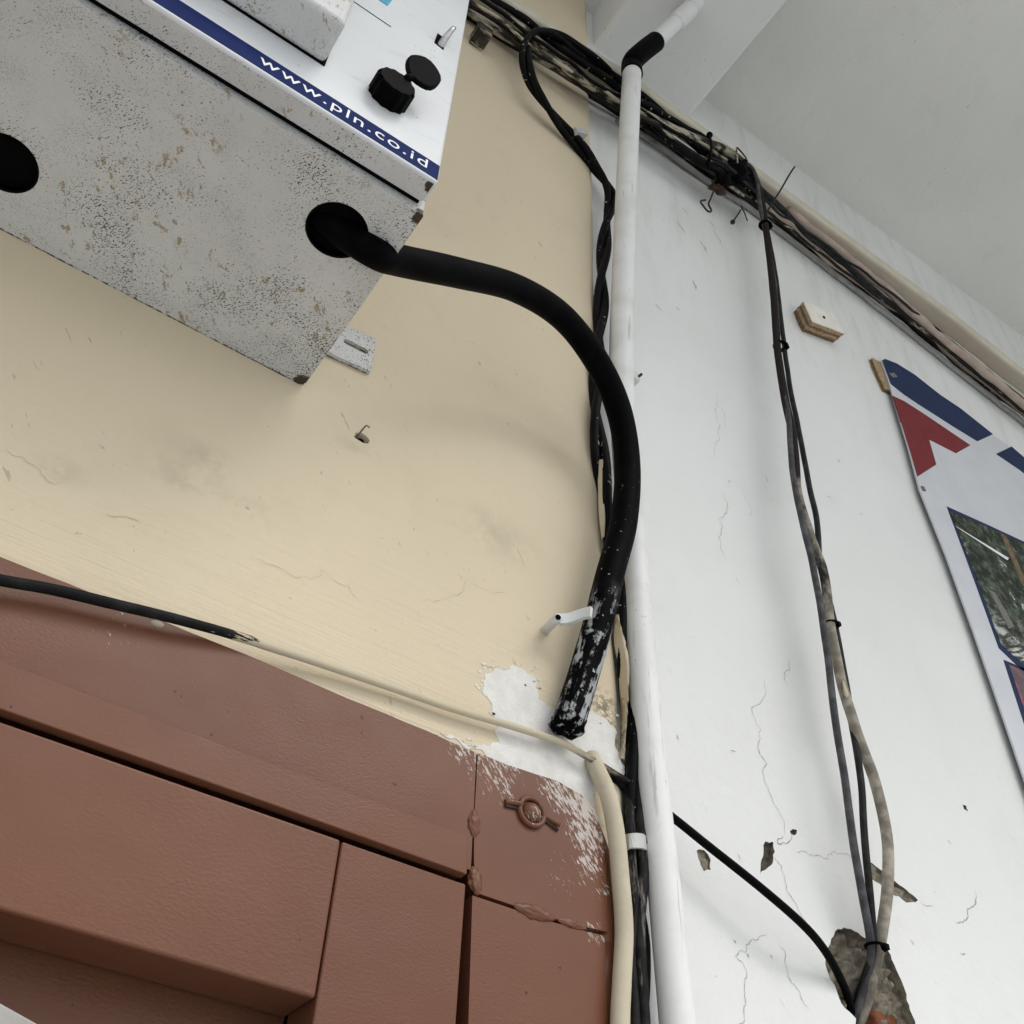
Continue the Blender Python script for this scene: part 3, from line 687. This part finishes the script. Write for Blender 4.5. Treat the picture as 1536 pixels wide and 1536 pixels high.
def cable(name, label, pts, r, mat, group=None, seg=10, wob=0.0006, cat='cable', seed=0):
    return tag(obj(name, tube(PW(pts), r, seg, 8, wob=wob, sd_=seed), mat, None, True), label, cat, group)

# twisted pair: loop out of the bundle, down beside the pipe
tw = PW([(1090, 255, -.030), (1000, 178, -.032), (938, 128, -.036), (903, 98, -.040), (870, 76, -.044), (842, 56, -.046), (815, 47, -.046), (795, 57, -.044), (788, 85, -.040), (797, 122, -.034), (818, 156, -.028), (842, 188, -.022), (872, 222, -.018), (893, 252, -.016), (911, 278, -.016), (917, 302, -.016), (909, 345, -.016), (904, 400, -.016), (901, 470, -.016), (897, 545, -.016), (894, 610, -.016), (900, 680, -.016), (908, 745, -.015), (917, 800, -.014), (929, 890, -.013), (937, 960, -.013), (945, 1040, -.013), (950, 1120, -.013), (953, 1190, -.013), (955, 1270, -.013)])
pa = spline(tw, 16); fr = frames(pa)
twc = thing('twisted_cable', 'black twisted pair cable looping from the ceiling bundle, left of the white pipe', 'cable', pa[-1])
ln = [0.0]
for a, b in zip(pa, pa[1:]): ln.append(ln[-1] + (b - a).length)
for ph in (0, math.pi):
    q = []
    for p, (t, n, b), s_ in zip(pa, fr, ln):
        a = ph + s_ * 2 * math.pi / 0.23; q.append(p + (n * math.cos(a) + b * math.sin(a)) * .0041)
    bm = bmesh.new(); sweep(bm, q, .0042, 10); obj('strand', bm, 'cable_black_spatter', twc, True)

# the bundle under the ceiling
G = 'cables bundled along the top of the wall'
dpath = PW([(700, -30, -.026), (730, -8, -.026), (770, 20, -.026), (808, 44, -.026), (849, 72, -.026), (900, 104, -.026), (934, 124, -.026), (968, 150, -.026), (1034, 197, -.026), (1090, 238, -.026), (1141, 277, -.026), (1231, 343, -.026), (1391, 460, -.026), (1474, 524, -.026), (1580, 605, -.026)])
dpath = [dpath[0] + Vector((-.5, 0, -.05))] + dpath + [dpath[-1] + Vector((1.0, 0, .0))]
rr = []
for cx_, cy_, a0 in ((.55, .55, 0), (-.55, .55, 90), (-.55, -.55, 180), (.55, -.55, 270)):
    rr += [(cx_ + .45 * math.cos(math.radians(a0 + 22.5 * k)), cy_ + .45 * math.sin(math.radians(a0 + 22.5 * k))) for k in range(5)]
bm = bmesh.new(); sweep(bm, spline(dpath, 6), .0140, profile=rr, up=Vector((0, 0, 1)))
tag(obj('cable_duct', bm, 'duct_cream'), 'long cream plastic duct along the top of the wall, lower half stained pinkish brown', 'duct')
B = [
 ('black cable just under the cream duct, left of the white pipe', [(690, -32, -.034), (742, 2, -.036), (785, 28, -.038), (820, 54, -.038), (860, 86, -.036), (900, 112, -.034), (940, 142, -.034), (961, 153, -.036), (1002, 177, -.038), (1054, 206, -.040), (1090, 236, -.040), (1112, 256, -.040)], .0050, 'cable_black_spatter'),
 ('cream smeared cable dipping below the duct right of the white pipe', [(690, -18, -.036), (740, 15, -.038), (785, 46, -.040), (830, 84, -.040), (877, 121, -.040), (934, 152, -.040), (961, 169, -.042), (1013, 197, -.044), (1059, 214, -.046), (1090, 228, -.046), (1112, 246, -.044)], .0066, 'cable_old_cream'),
 ('dark cable running through the middle of the ceiling bundle', [(690, -8, -.026), (740, 27, -.028), (785, 57, -.030), (831, 92, -.030), (880, 130, -.030), (934, 164, -.030), (985, 197, -.030), (1040, 235, -.032), (1090, 266, -.034), (1130, 290, -.034)], .0062, 'cable_old_dark'),
 ('pale paint covered cable on the lower edge of the bundle above the cream wall', [(690, 10, -.020), (740, 44, -.022), (781, 68, -.024), (831, 100, -.024), (865, 121, -.024), (899, 142, -.024), (934, 164, -.022), (959, 183, -.020), (1025, 224, -.020), (1080, 263, -.020), (1120, 291, -.020)], .0060, 'cable_old_cream'),
 ('lowest black cable of the bundle, running along the whole wall top', [(690, 20, -.010), (740, 54, -.010), (785, 80, -.010), (849, 117, -.010), (899, 150, -.010), (934, 172, -.008), (985, 210, -.006), (1059, 262, -.007), (1100, 290, -.008), (1136, 314, -.008), (1175, 343, -.008), (1234, 388, -.008), (1290, 428, -.008), (1374, 494, -.008), (1450, 556, -.008), (1580, 655, -.008)], .0046, 'cable_old_dark'),
 ('pinkish cable beneath the duct, sinking behind the black one near the plywood chip', [(1100, 268, -.018), (1122, 285, -.020), (1150, 308, -.022), (1195, 346, -.022), (1234, 380, -.020), (1263, 404, -.018), (1290, 424, -.014), (1374, 487, -.012), (1450, 552, -.012), (1580, 650, -.012)], .0056, 'cable_pink'),
 ('thin black cable pressed between the cream duct and the pinkish cable', [(1100, 252, -.036), (1120, 268, -.036), (1144, 287, -.034), (1175, 316, -.030), (1214, 355, -.028), (1253, 384, -.028), (1290, 416, -.024), (1317, 441, -.022), (1391, 498, -.020), (1480, 572, -.020), (1580, 650, -.020)], .0046, 'cable_black_light'),
 ('pinkish cable along the duct above the banner', [(1180, 315, -.024), (1256, 375, -.026), (1317, 424, -.030), (1380, 478, -.032), (1450, 536, -.032), (1580, 642, -.032)], .0068, 'cable_pink'),
 ('pale grey cable hugging the wall at the bottom of the bundle right of the pipe', [(925, 180, -.006), (985, 216, -.006), (1025, 246, -.006), (1059, 270, -.005), (1100, 297, -.005), (1136, 321, -.005), (1210, 378, -.005), (1290, 440, -.005), (1374, 506, -.005), (1460, 575, -.005), (1580, 668, -.005)], .0044, 'cable_wall_painted'),
 ('black cable sagging through the knot of wires right of the white pipe', [(925, 150, -.034), (961, 172, -.036), (1000, 206, -.040), (1040, 236, -.042), (1075, 256, -.042), (1105, 268, -.040), (1135, 296, -.034)], .0062, 'cable_black_spatter'),
]
for i, (lb, pts, r, mt) in enumerate(B):
    cable('bundled_cable', lb, pts, r, mt, G, 9, .0022, seed=i)
T = ['thin black paint spattered wire along the front of the bundle, beside the twisted cable loop',
     'thin dark smeared wire crossing the middle of the bundle behind the white pipe',
     'thin cream smeared wire lying on the bundle left of the tie wire knot',
     'thin dark wire below the pinkish cables from the white pipe to the banner',
     'thinnest black wire, running over the pinkish cables right of the taped joint']
for i, (pts, r, mt) in enumerate((
    ([(700, -14, -.044), (760, 22, -.046), (800, 58, -.047), (850, 92, -.046), (900, 130, -.046), (940, 150, -.046), (1000, 190, -.048), (1060, 226, -.050), (1100, 262, -.048)], .0024, 'cable_black_spatter'),
    ([(700, 6, -.034), (760, 44, -.036), (810, 84, -.036), (860, 112, -.036), (915, 154, -.036), (965, 178, -.042), (1030, 222, -.046), (1085, 250, -.050), (1118, 270, -.044)], .0026, 'cable_old_dark'),
    ([(700, 0, -.042), (750, 30, -.044), (800, 70, -.046), (850, 104, -.044), (890, 124, -.044), (935, 158, -.044), (985, 184, -.046), (1040, 208, -.050), (1092, 240, -.052)], .0022, 'cable_old_cream'),
    ([(965, 190, -.030), (1010, 222, -.034), (1050, 248, -.038), (1090, 276, -.038), (1130, 304, -.034), (1180, 338, -.028), (1240, 386, -.026), (1300, 432, -.024), (1380, 492, -.024), (1580, 652, -.024)], .0022, 'cable_old_dark'),
    ([(1060, 232, -.048), (1090, 250, -.052), (1125, 280, -.044), (1160, 312, -.036), (1200, 340, -.034), (1250, 376, -.034), (1330, 434, -.036), (1420, 506, -.036), (1580, 634, -.038)], .0020, 'cable_black_light'))):
    cable('woven_wire', T[i], pts, r, mt, 'thin wires woven through the bundle', 8, .003, 'wire', seed=20 + i)
# knot of tape, rust and ties
k = W(1103, 262, -.046)
kn = thing('tape_joint', 'lumpy black taped wire joint in the bundle beside the hanging cables', 'cable joint', k)
obj('tape_lump', lumps(k, .016, .012, .014, 2, .8, 3, 120), 'black_rubber', kn, True)
obj('tape_lump', lumps(W(1112, 250, -.050), .010, .009, .011, 8, .8, 3, 140), 'black_rubber', kn, True)
obj('tape_lump', lumps(W(1085, 272, -.040), .012, .010, .010, 6, .8, 3, 120), 'black_rubber', kn, True)
k2 = W(1078, 280, -.030)
tag(obj('rusty_clamp', lumps(k2, .011, .008, .010, 9, .9, 3, 200), 'rust', None, True), 'crumbling rusty clamp under the taped joint of the cable bundle', 'clamp')
def wire(name, label, pts, r, mat, cat='wire'):
    return tag(obj(name, tube(PW(pts), r, 7, 6), mat, None, True), label, cat)
wire('bent_wire', 'thin bent wire sticking up over the ceiling from the hanging cables', [(1148, 322, -.040), (1160, 302, -.048), (1172, 283, -.056), (1184, 262, -.066), (1192, 250, -.072)], .0013, 'cable_black_light')
nail_ = wire('nail', 'headed nail sticking out of the white wall under the cable bundle', [(1113, 312, .004), (1106, 323, -.010), (1099, 333, -.022)], .0011, 'rust_dark', 'nail')
h_ = W(1099, 333, -.022); hn = (h_ - W(1106, 323, -.010)).normalized(); nail_['world_base'] = list(nail_.location)
obj('nail_head', tube([h_ - hn * .0004, h_ + hn * .0012], .0034, 10), 'rust_dark', nail_)
tag(obj('wire_hook', tube(PW([(1070, 287, -.020), (1066, 298, -.026), (1063, 306, -.032), (1067, 316, -.034), (1062, 317, -.034), (1055, 309, -.030), (1051, 302, -.028), (1058, 300, -.028)]), .0013, 7, 6), 'rust_dark', None, True), 'curled rusty wire hook hanging below the rusty clamp', 'hook')
wire('loose_wire', 'short loose wire end poking down beside the headed nail', [(1112, 310, -.008), (1117, 320, -.014), (1121, 331, -.018)], .0009, 'rust_dark')
tie = thing('tie_wire', 'black tie wire knotted around the cable bundle above the rusty clamp', 'tie', W(1066, 215, -.05))
obj('knot', lumps(W(1064, 203, -.052), .0048, .0048, .0048, 4, .3, 2), 'black_rubber', tie, True)
obj('loop', tube(PW([(1064, 203, -.052), (1067, 215, -.056), (1066, 232, -.054), (1062, 250, -.046)]), .0019, 7), 'black_rubber', tie, True)
obj('tail', tube(PW([(1108, 258, -.05), (1106, 238, -.054), (1105, 222, -.058), (1112, 228, -.058), (1120, 238, -.056)]), .0012, 6), 'cable_old_cream', tie, True)
cl = W(727, 46, -.030)
tag(obj('cable_clip', bxm(cl.x - .010, cl.x + .010, -.034, CY, cl.z - .010, cl.z + .012, .002), 'cable_old_cream'), 'small grey cream cable clip under the bundle beside the meter cover', 'clip')

# white pipe, elbow and the run below the beam
pr = .0112
pipe_pts = PW([(948, 106, -.064), (945, 170, -.063), (941, 250, -.055), (936, 380, -.040), (932, 520, -.028), (934, 620, -.023), (941, 720, -.021), (951, 840, -.021), (962, 980, -.021), (977, 1150, -.020), (995, 1320, -.020), (1016, 1536, -.020)])
dn = (pipe_pts[-1] - pipe_pts[-2]).normalized(); pe = pipe_pts[-1]
pipe_pts += [pe + dn * .25, Vector((pe.x + dn.x * .3, -.02, 0.9)), Vector((pe.x + dn.x * .3, -.02, 0.0))]
tag(obj('conduit_pipe', tube(pipe_pts, lambda t: .0126 - .0022 * min(1.0, t / .72), 20, 8), 'pipe_white', None, True), 'white plastic conduit pipe running up the wall between the cream and white plaster', 'pipe')
t0 = pipe_pts[0]
def on(u, v, p):          # the point seen at (u, v) as far away as p
    r = ray(u, v); return CAM + r * ((p - CAM).dot(F_) / r.dot(F_))
pend = H(1046, 4, ZB + .006)
e1, e2 = on(958, 84, t0.lerp(pend, .16)), on(983, 63, t0.lerp(pend, .40))
el = [t0 + Vector((0, 0, -.012)), t0 + Vector((0, 0, .012)), on(951, 90, t0.lerp(pend, .10)), on(966, 76, t0.lerp(pend, .24)), e2]
bm = bmesh.new(); sweep(bm, spline(el, 8), .0140, 20)
elb = thing('pipe_elbow', 'black plastic elbow joint at the top of the white pipe', 'elbow', t0)
obj('elbow_body', bm, 'black_plastic', elb, True)
p2 = [e2 + (e2 - pend) * .08, e2.lerp(pend, .3), e2.lerp(pend, .7), pend]
ext = thing('pipe_extension', 'short painted white pipe leading out from the black elbow under the beam', 'pipe', p2[0])
obj('tube', tube(p2, .0115, 18), 'beam_paint', ext, True)
obj('sleeve', tube([e2.lerp(pend, .45), e2.lerp(pend, .82)], .0132, 18), 'beam_paint', ext, True)

# hanging cables on the white wall
drop = 'cables hanging down the white wall'
cable('hanging_cable', 'slim dark grey cable, leftmost of the three hanging down the white wall', [(1104, 248, -.046), (1120, 246, -.048), (1133, 262, -.048), (1139, 300, -.044), (1146, 338, -.038), (1158, 400, -.036), (1165, 470, -.036), (1168, 540, -.036), (1182, 620, -.038), (1188, 700, -.040), (1203, 780, -.042), (1220, 850, -.042), (1238, 960, -.040), (1250, 1060, -.038), (1266, 1160, -.034), (1279, 1260, -.028), (1294, 1340, -.022), (1306, 1420, -.012), (1300, 1468, .002), (1284, 1520, .014), (1276, 1545, .03)], .0030, 'cable_grey', drop, 10, .0005, seed=1)
cable('hanging_cable', 'thin black cable crossing between the two thicker cables hanging on the white wall', [(1100, 255, -.042), (1122, 250, -.044), (1138, 275, -.044), (1149, 335, -.036), (1163, 410, -.034), (1174, 500, -.034), (1184, 575, -.034), (1197, 640, -.034), (1212, 720, -.036), (1225, 780, -.038), (1231, 850, -.038), (1251, 930, -.034), (1266, 1010, -.032), (1279, 1090, -.030), (1291, 1170, -.028), (1296, 1250, -.026), (1304, 1330, -.022), (1309, 1420, -.012), (1296, 1470, .004), (1280, 1525, .02)], .0028, 'cable_black_light', drop, 10, .0005, seed=2)
cable('hanging_cable', 'thick tan cable, bowing out to the right above the broken plaster', [(1110, 262, -.040), (1128, 262, -.042), (1142, 300, -.042), (1151, 360, -.038), (1160, 440, -.036), (1166, 520, -.036), (1176, 590, -.036), (1190, 660, -.038), (1197, 740, -.040), (1216, 805, -.040), (1236, 862, -.038), (1246, 940, -.036), (1262, 1020, -.034), (1282, 1090, -.032), (1310, 1165, -.030), (1328, 1240, -.028), (1332, 1320, -.024), (1323, 1395, -.016), (1314, 1440, -.006), (1302, 1490, .006), (1288, 1540, .02)], .0044, 'cable_tan', drop, 12, .0005, seed=3)
def tie_ring(u, v, y, r, label, ax):
    c = W(u, v, y); bm = bmesh.new(); ax = ax.normalized(); e1 = Vector((0, 1, 0)); e1 = (e1 - ax * e1.dot(ax)).normalized(); e2 = ax.cross(e1)
    sweep(bm, [c + (e1 * math.cos(a) * r * .9 + e2 * math.sin(a) * r * 1.15) for a in [2 * math.pi * k / 20 for k in range(21)]], .0011, 6, profile=[(-.9, -2.3), (.9, -2.3), (.9, 2.3), (-.9, 2.3)], cap=False)
    bmesh.ops.create_cube(bm, size=.004, matrix=Matrix.Translation(c + e2 * r * 1.1 + Vector((0, -.003, 0))))
    tag(obj('cable_tie', bm, 'black_plastic', None, False), label, 'cable tie', 'ties on the hanging cables')
tie_ring(1148, 338, -.038, .0066, 'black cable tie at the top of the hanging cables, just below the bundle', Vector((.08, 0, -1)))
tie_ring(1171, 519, -.0355, .0064, 'black cable tie on the hanging cables level with the plywood chip', Vector((.05, 0, -1)))
tie_ring(1247, 936, -.0355, .0046, 'black cable tie halfway down the hanging cables', Vector((.05, 0, -1)))
tie_ring(1314, 1419, -.0135, .0056, 'black cable tie where the hanging cables enter the broken plaster', Vector((-.02, 0, -1)))
fl = W(1268, 1035, -.038); tag(obj('paint_drip', lumps(fl, .0022, .0016, .0085, 3, .5, 2, 200), 'cable_cream', None, True), 'dried cream paint drip stuck on the hanging cables', 'paint drip')
cable('diagonal_cable', 'straight black cable slanting from the pipe to the broken plaster', [(960, 1188, -.014), (1015, 1231, -.016), (1060, 1267, -.019), (1150, 1339, -.022), (1205, 1388, -.020), (1240, 1430, -.012), (1264, 1475, -.002), (1276, 1512, .012), (1280, 1545, .03)], .0029, 'black_rubber', None, 12, .0002)

# cables of the lower left and beside the pipe
cable('strip_cable', 'cable above the brown door, black on the left and painted cream further right', [(-90, 850, -.024), (0, 870, -.024), (80, 885, -.024), (180, 908, -.024), (270, 930, -.0235), (350, 953, -.021), (450, 985, -.017), (560, 1022, -.0155), (680, 1063, -.0155), (780, 1093, -.016), (840, 1113, -.017), (890, 1141, -.017), (930, 1166, -.015), (965, 1185, -.008)], lambda t: .0030 - .0007 * min(1, max(0, (t - .2) / .4)), 'cable_half_painted', None, 12, .0003)
dab = W(235, 934, -.021); tag(obj('paint_blob', lumps(dab, .004, .0025, .0018, 7, .3, 2, 200), 'cable_cream', None, True), 'small blob of cream paint under the black cable on the door frame', 'paint blob')
cable('cream_cable', 'cream painted cable running down beside the door frame', [(886, 1136, -.010), (897, 1158, -.017), (913, 1195, -.021), (924, 1250, -.022), (931, 1320, -.022), (936, 1400, -.022), (933, 1470, -.022), (930, 1540, -.022), (932, 1640, -.022), (935, 1900, -.022)], .0056, 'cable_cream', None, 14, .0003)
gb = 'dark cables squeezed between door frame and pipe'
cable('dark_cable', 'scuffed black cable behind the white saddle clip, nearest the cream cable', [(938, 985, -.004), (946, 1060, -.006), (945, 1130, -.010), (944, 1200, -.013), (947, 1290, -.014), (953, 1360, -.014), (946, 1420, -.014), (948, 1480, -.012), (955, 1560, -.012), (960, 1700, -.012)], .0032, 'cable_dark_scuffed', gb, seed=1)
cable('dark_cable', 'scuffed black cable behind the white saddle clip, nearest the white pipe', [(930, 870, -.006), (940, 950, -.006), (950, 1050, -.010), (956, 1150, -.014), (961, 1250, -.016), (966, 1310, -.016), (960, 1380, -.016), (962, 1450, -.015), (968, 1540, -.014), (975, 1700, -.014)], .0034, 'cable_dark_scuffed', gb, seed=2)
cable('dark_cable', 'black cable half hidden behind the two scuffed ones below the saddle clip', [(945, 1130, -.002), (950, 1200, -.004), (955, 1280, -.006), (958, 1350, -.006), (968, 1420, -.006), (966, 1500, -.006), (955, 1580, -.006)], .0034, 'cable_black_light', gb, seed=3)
cable('black_branch_cable', 'short black stub where the painted cable meets the upright cables', [(905, 1158, -.010), (925, 1172, -.010), (945, 1190, -.010), (965, 1205, -.008)], .0032, 'cable_black_spatter', None, seed=5)
sp_ = thing('saddle_clip', 'grey plastic saddle clip holding dark cables to the wall beside the white pipe', 'clip', W(955, 1285, -.02))
a, b, c, d_ = W(936, 1266, -.012), W(945, 1262, -.021), W(962, 1262, -.022), W(972, 1268, -.016)
bm = bmesh.new(); sweep(bm, spline([a, b, c, d_], 6), .0048, profile=[(-.2, -1), (.2, -1), (.2, 1), (-.2, 1)], up=Vector((0, 0, 1))); obj('band', bm, 'nylon_grey', sp_, False)

# white nylon hook clip on the thick cable
q0 = W(815, 948, CY + .004); q1 = W(837, 926, -.034)
nc = thing('nylon_clip', 'white nylon hook clip fixed to the cream wall, gripping the thick black cable', 'clip', q0)
obj('stem', tube([q0, q1], .0034, 14), 'nylon', nc, True)
obj('stem_bore', tube([q1 + (q1 - q0).normalized() * -.001, q1 + (q1 - q0).normalized() * .0003], .0021, 12), 'inside_black', nc)
arm = PW([(838, 930, -.026), (855, 928, -.030), (872, 922, -.036), (887, 918, -.043)])
bm = bmesh.new(); sweep(bm, spline(arm, 6), .0042, profile=[(-.35, -1), (.35, -1), (.35, 1), (-.35, 1)], up=Vector((0, 0, 1))); obj('arm', bm, 'nylon', nc, False)
obj('screw_tip', tube([q0 + Vector((-.002, .004, -.002)), q0 + Vector((0, -.003, .0004))], .0032, 8, wob=.002), 'mortar', nc)
# clip of the twisted cable
tc = W(866, 204, -.022)
bm = bxm(-.0095, .0095, -.005, .010, -.0045, .0045, .0015)
bmesh.ops.rotate(bm, verts=bm.verts, cent=(0, 0, 0), matrix=Matrix.Rotation(math.radians(-35), 3, 'Y')); bmesh.ops.translate(bm, verts=bm.verts, vec=tc + Vector((0, -.004, 0)))
tag(obj('cable_clip', bm, 'nylon_grey'), 'pale plastic clip holding the twisted cable at the cream wall edge', 'clip')
# clip of the pipe
pc_ = W(950, 565, -.012)
pcl = thing('pipe_clip', 'small white clip with a nail at the right side of the pipe', 'clip', pc_)
obj('tab', bxm(pc_.x - .006, pc_.x + .006, -.016, -.002, pc_.z - .006, pc_.z + .006, .0015), 'nylon', pcl)
obj('nail', tube([pc_ + Vector((.003, .004, -.001)), pc_ + Vector((.004, -.008, -.001))], .0014, 8), 'rust', pcl)

# ------------------------------------------------------------------ plywood chip
chip = thing('plywood_chip', 'small diamond shaped plywood chip nailed to the white wall under the bundle', 'plywood', W(1235, 490, 0))
fp = [W(u, v, -.020) for u, v in ((1206, 452), (1250, 470), (1267, 500), (1219, 482))]
f2 = [(p.x, p.z) for p in fp]
plain('chip_face', (0.80, 0.775, 0.69), 0.7, var=0.08)
lay = [(-.0200, -.0186, 'chip_face'), (-.0185, -.0140, 'plywood'), (-.0139, -.0105, 'plywood_dark'), (-.0104, -.0060, 'plywood'), (-.0059, .0005, 'plywood_dark')]
for i, (y0, y1, mt) in enumerate(lay):
    k = [0, 0.0004, -.0008, .0002, -.0012][i]; cx = sum(p[0] for p in f2) / 4; cz_ = sum(p[1] for p in f2) / 4
    q = jag([(cx + (p[0] - cx) * (1 + k * 20), cz_ + (p[1] - cz_) * (1 + k * 20)) for p in f2], .035 if i else .015, 3, seed=60 + i)
    obj('ply' if i else 'painted_face', plate(q, y0, y1, back=True), mt, chip)
nl = W(1236, 476, -.0205); obj('nail_head', tube([nl + Vector((0, .003, 0)), nl + Vector((0, -.0008, 0))], .0022, 10), 'rust', chip)

# ------------------------------------------------------------------ banner
SY = -.008
ban = thing('banner_board', 'white banner board with blue and red stripes and photographs, right edge of the white wall', 'banner', W(1536, 1165, SY))
tl = W(1326, 541, SY); lx = (W(1345, 590, SY).x + W(1536, 1165, SY).x) / 2; ttz = tl.z
def bs(pts): return xz(pts, SY)
left_e = bs([(1322, 540), (1333, 572), (1345, 612), (1362, 668), (1380, 735), (1420, 835), (1460, 945), (1500, 1060), (1536, 1165)])
last = left_e[-1]; tr = W(1536, 690, SY)
top_e = bs([(1326, 538), (1345, 545), (1372, 562), (1410, 592), (1440, 612), (1490, 652), (1536, 686)])
outline = left_e + [(last[0] + .02, last[1] - .5), (last[0] + .9, last[1] - .5), (last[0] + .9, top_e[-1][1])] + top_e[::-1]
obj('sheet', plate(outline, SY, SY + .002, back=True), 'banner_white', ban)
def pr_(name, pts, mat, dy=.0006, parent=ban): return obj(name, plate(bs(pts), SY - dy, SY + .001), mat, parent)
pr_('blue_stripe', [(1323, 541), (1327, 538.5), (1345, 545.5), (1372, 562.5), (1410, 592.5), (1440, 612.5), (1489, 651.5), (1466, 662), (1430, 640), (1380, 608), (1356, 592), (1336, 576)], 'blue_banner')
pr_('blue_stripe', [(1517, 670), (1536, 686.5), (1600, 735), (1590, 752), (1528, 704), (1494, 681)], 'blue_banner')
pr_('red_stripe', [(1339, 594), (1356, 602), (1384, 620), (1455, 668), (1434, 680), (1393, 659), (1404, 697), (1376, 715), (1366, 680), (1352, 635)], 'red_banner')
ph1 = obj('photo_border', plate(bs([(1420, 760), (1480, 787), (1536, 813), (1600, 842), (1600, 1055), (1560, 1032), (1498, 972), (1458, 862)]), SY - .0006, SY + .001), 'blue_banner', ban)
obj('photo', plate(bs([(1424, 767), (1480, 791), (1536, 817), (1600, 846), (1600, 1045), (1560, 1022), (1500, 966), (1462, 862)]), SY - .0010, SY + .001), 'printed_photo', ban)
for pts, mt in (([(1499, 800), (1507, 804), (1536, 868), (1536, 885)], 'plywood_dark'), ([(1482, 885), (1492, 890), (1520, 940), (1512, 944)], 'crack_dark'), ([(1432, 790), (1436, 792), (1512, 838), (1510, 841)], 'white_print')):
    obj('photo_detail', plate(bs(pts), SY - .0013, SY - .0008), mt, ban)
obj('photo_border', plate(bs([(1505, 990), (1536, 1003), (1600, 1030), (1600, 1200), (1560, 1160)]), SY - .0006, SY + .001), 'blue_banner', ban)
obj('photo', plate(bs([(1512, 997), (1536, 1008), (1600, 1035), (1600, 1190), (1565, 1150)]), SY - .0010, SY + .001), 'printed_photo_dark', ban)
for pts in ([(1333, 561), (1340, 560), (1345, 566), (1338, 567)], [(1381, 730), (1385, 731), (1388, 737), (1384, 736)]):
    obj('screw', plate(bs(pts), SY - .0016, SY), 'crack_dark', ban)
for i, (y0, y1, mt, s_) in enumerate(((SY + .0022, SY + .0040, 'plywood', 0), (SY + .0041, SY + .0060, 'plywood_dark', .0008), (SY + .0061, .0004, 'plywood', -.001))):
    q = bs([(1316, 539), (1324, 560), (1336, 586), (1400, 610), (1380, 580), (1340, 552)]); q = [(a - .008 + s_, b) for a, b in q]
    obj('backing_ply', plate(jag(q, .03, 2, seed=80 + i), y0, y1, back=True), mt, ban)

for o in bpy.data.objects:
    if 'world_base' in o: del o['world_base']
print('objects', len(bpy.data.objects), 'tris', sum(len(o.data.polygons) for o in bpy.data.objects if o.type == 'MESH'))
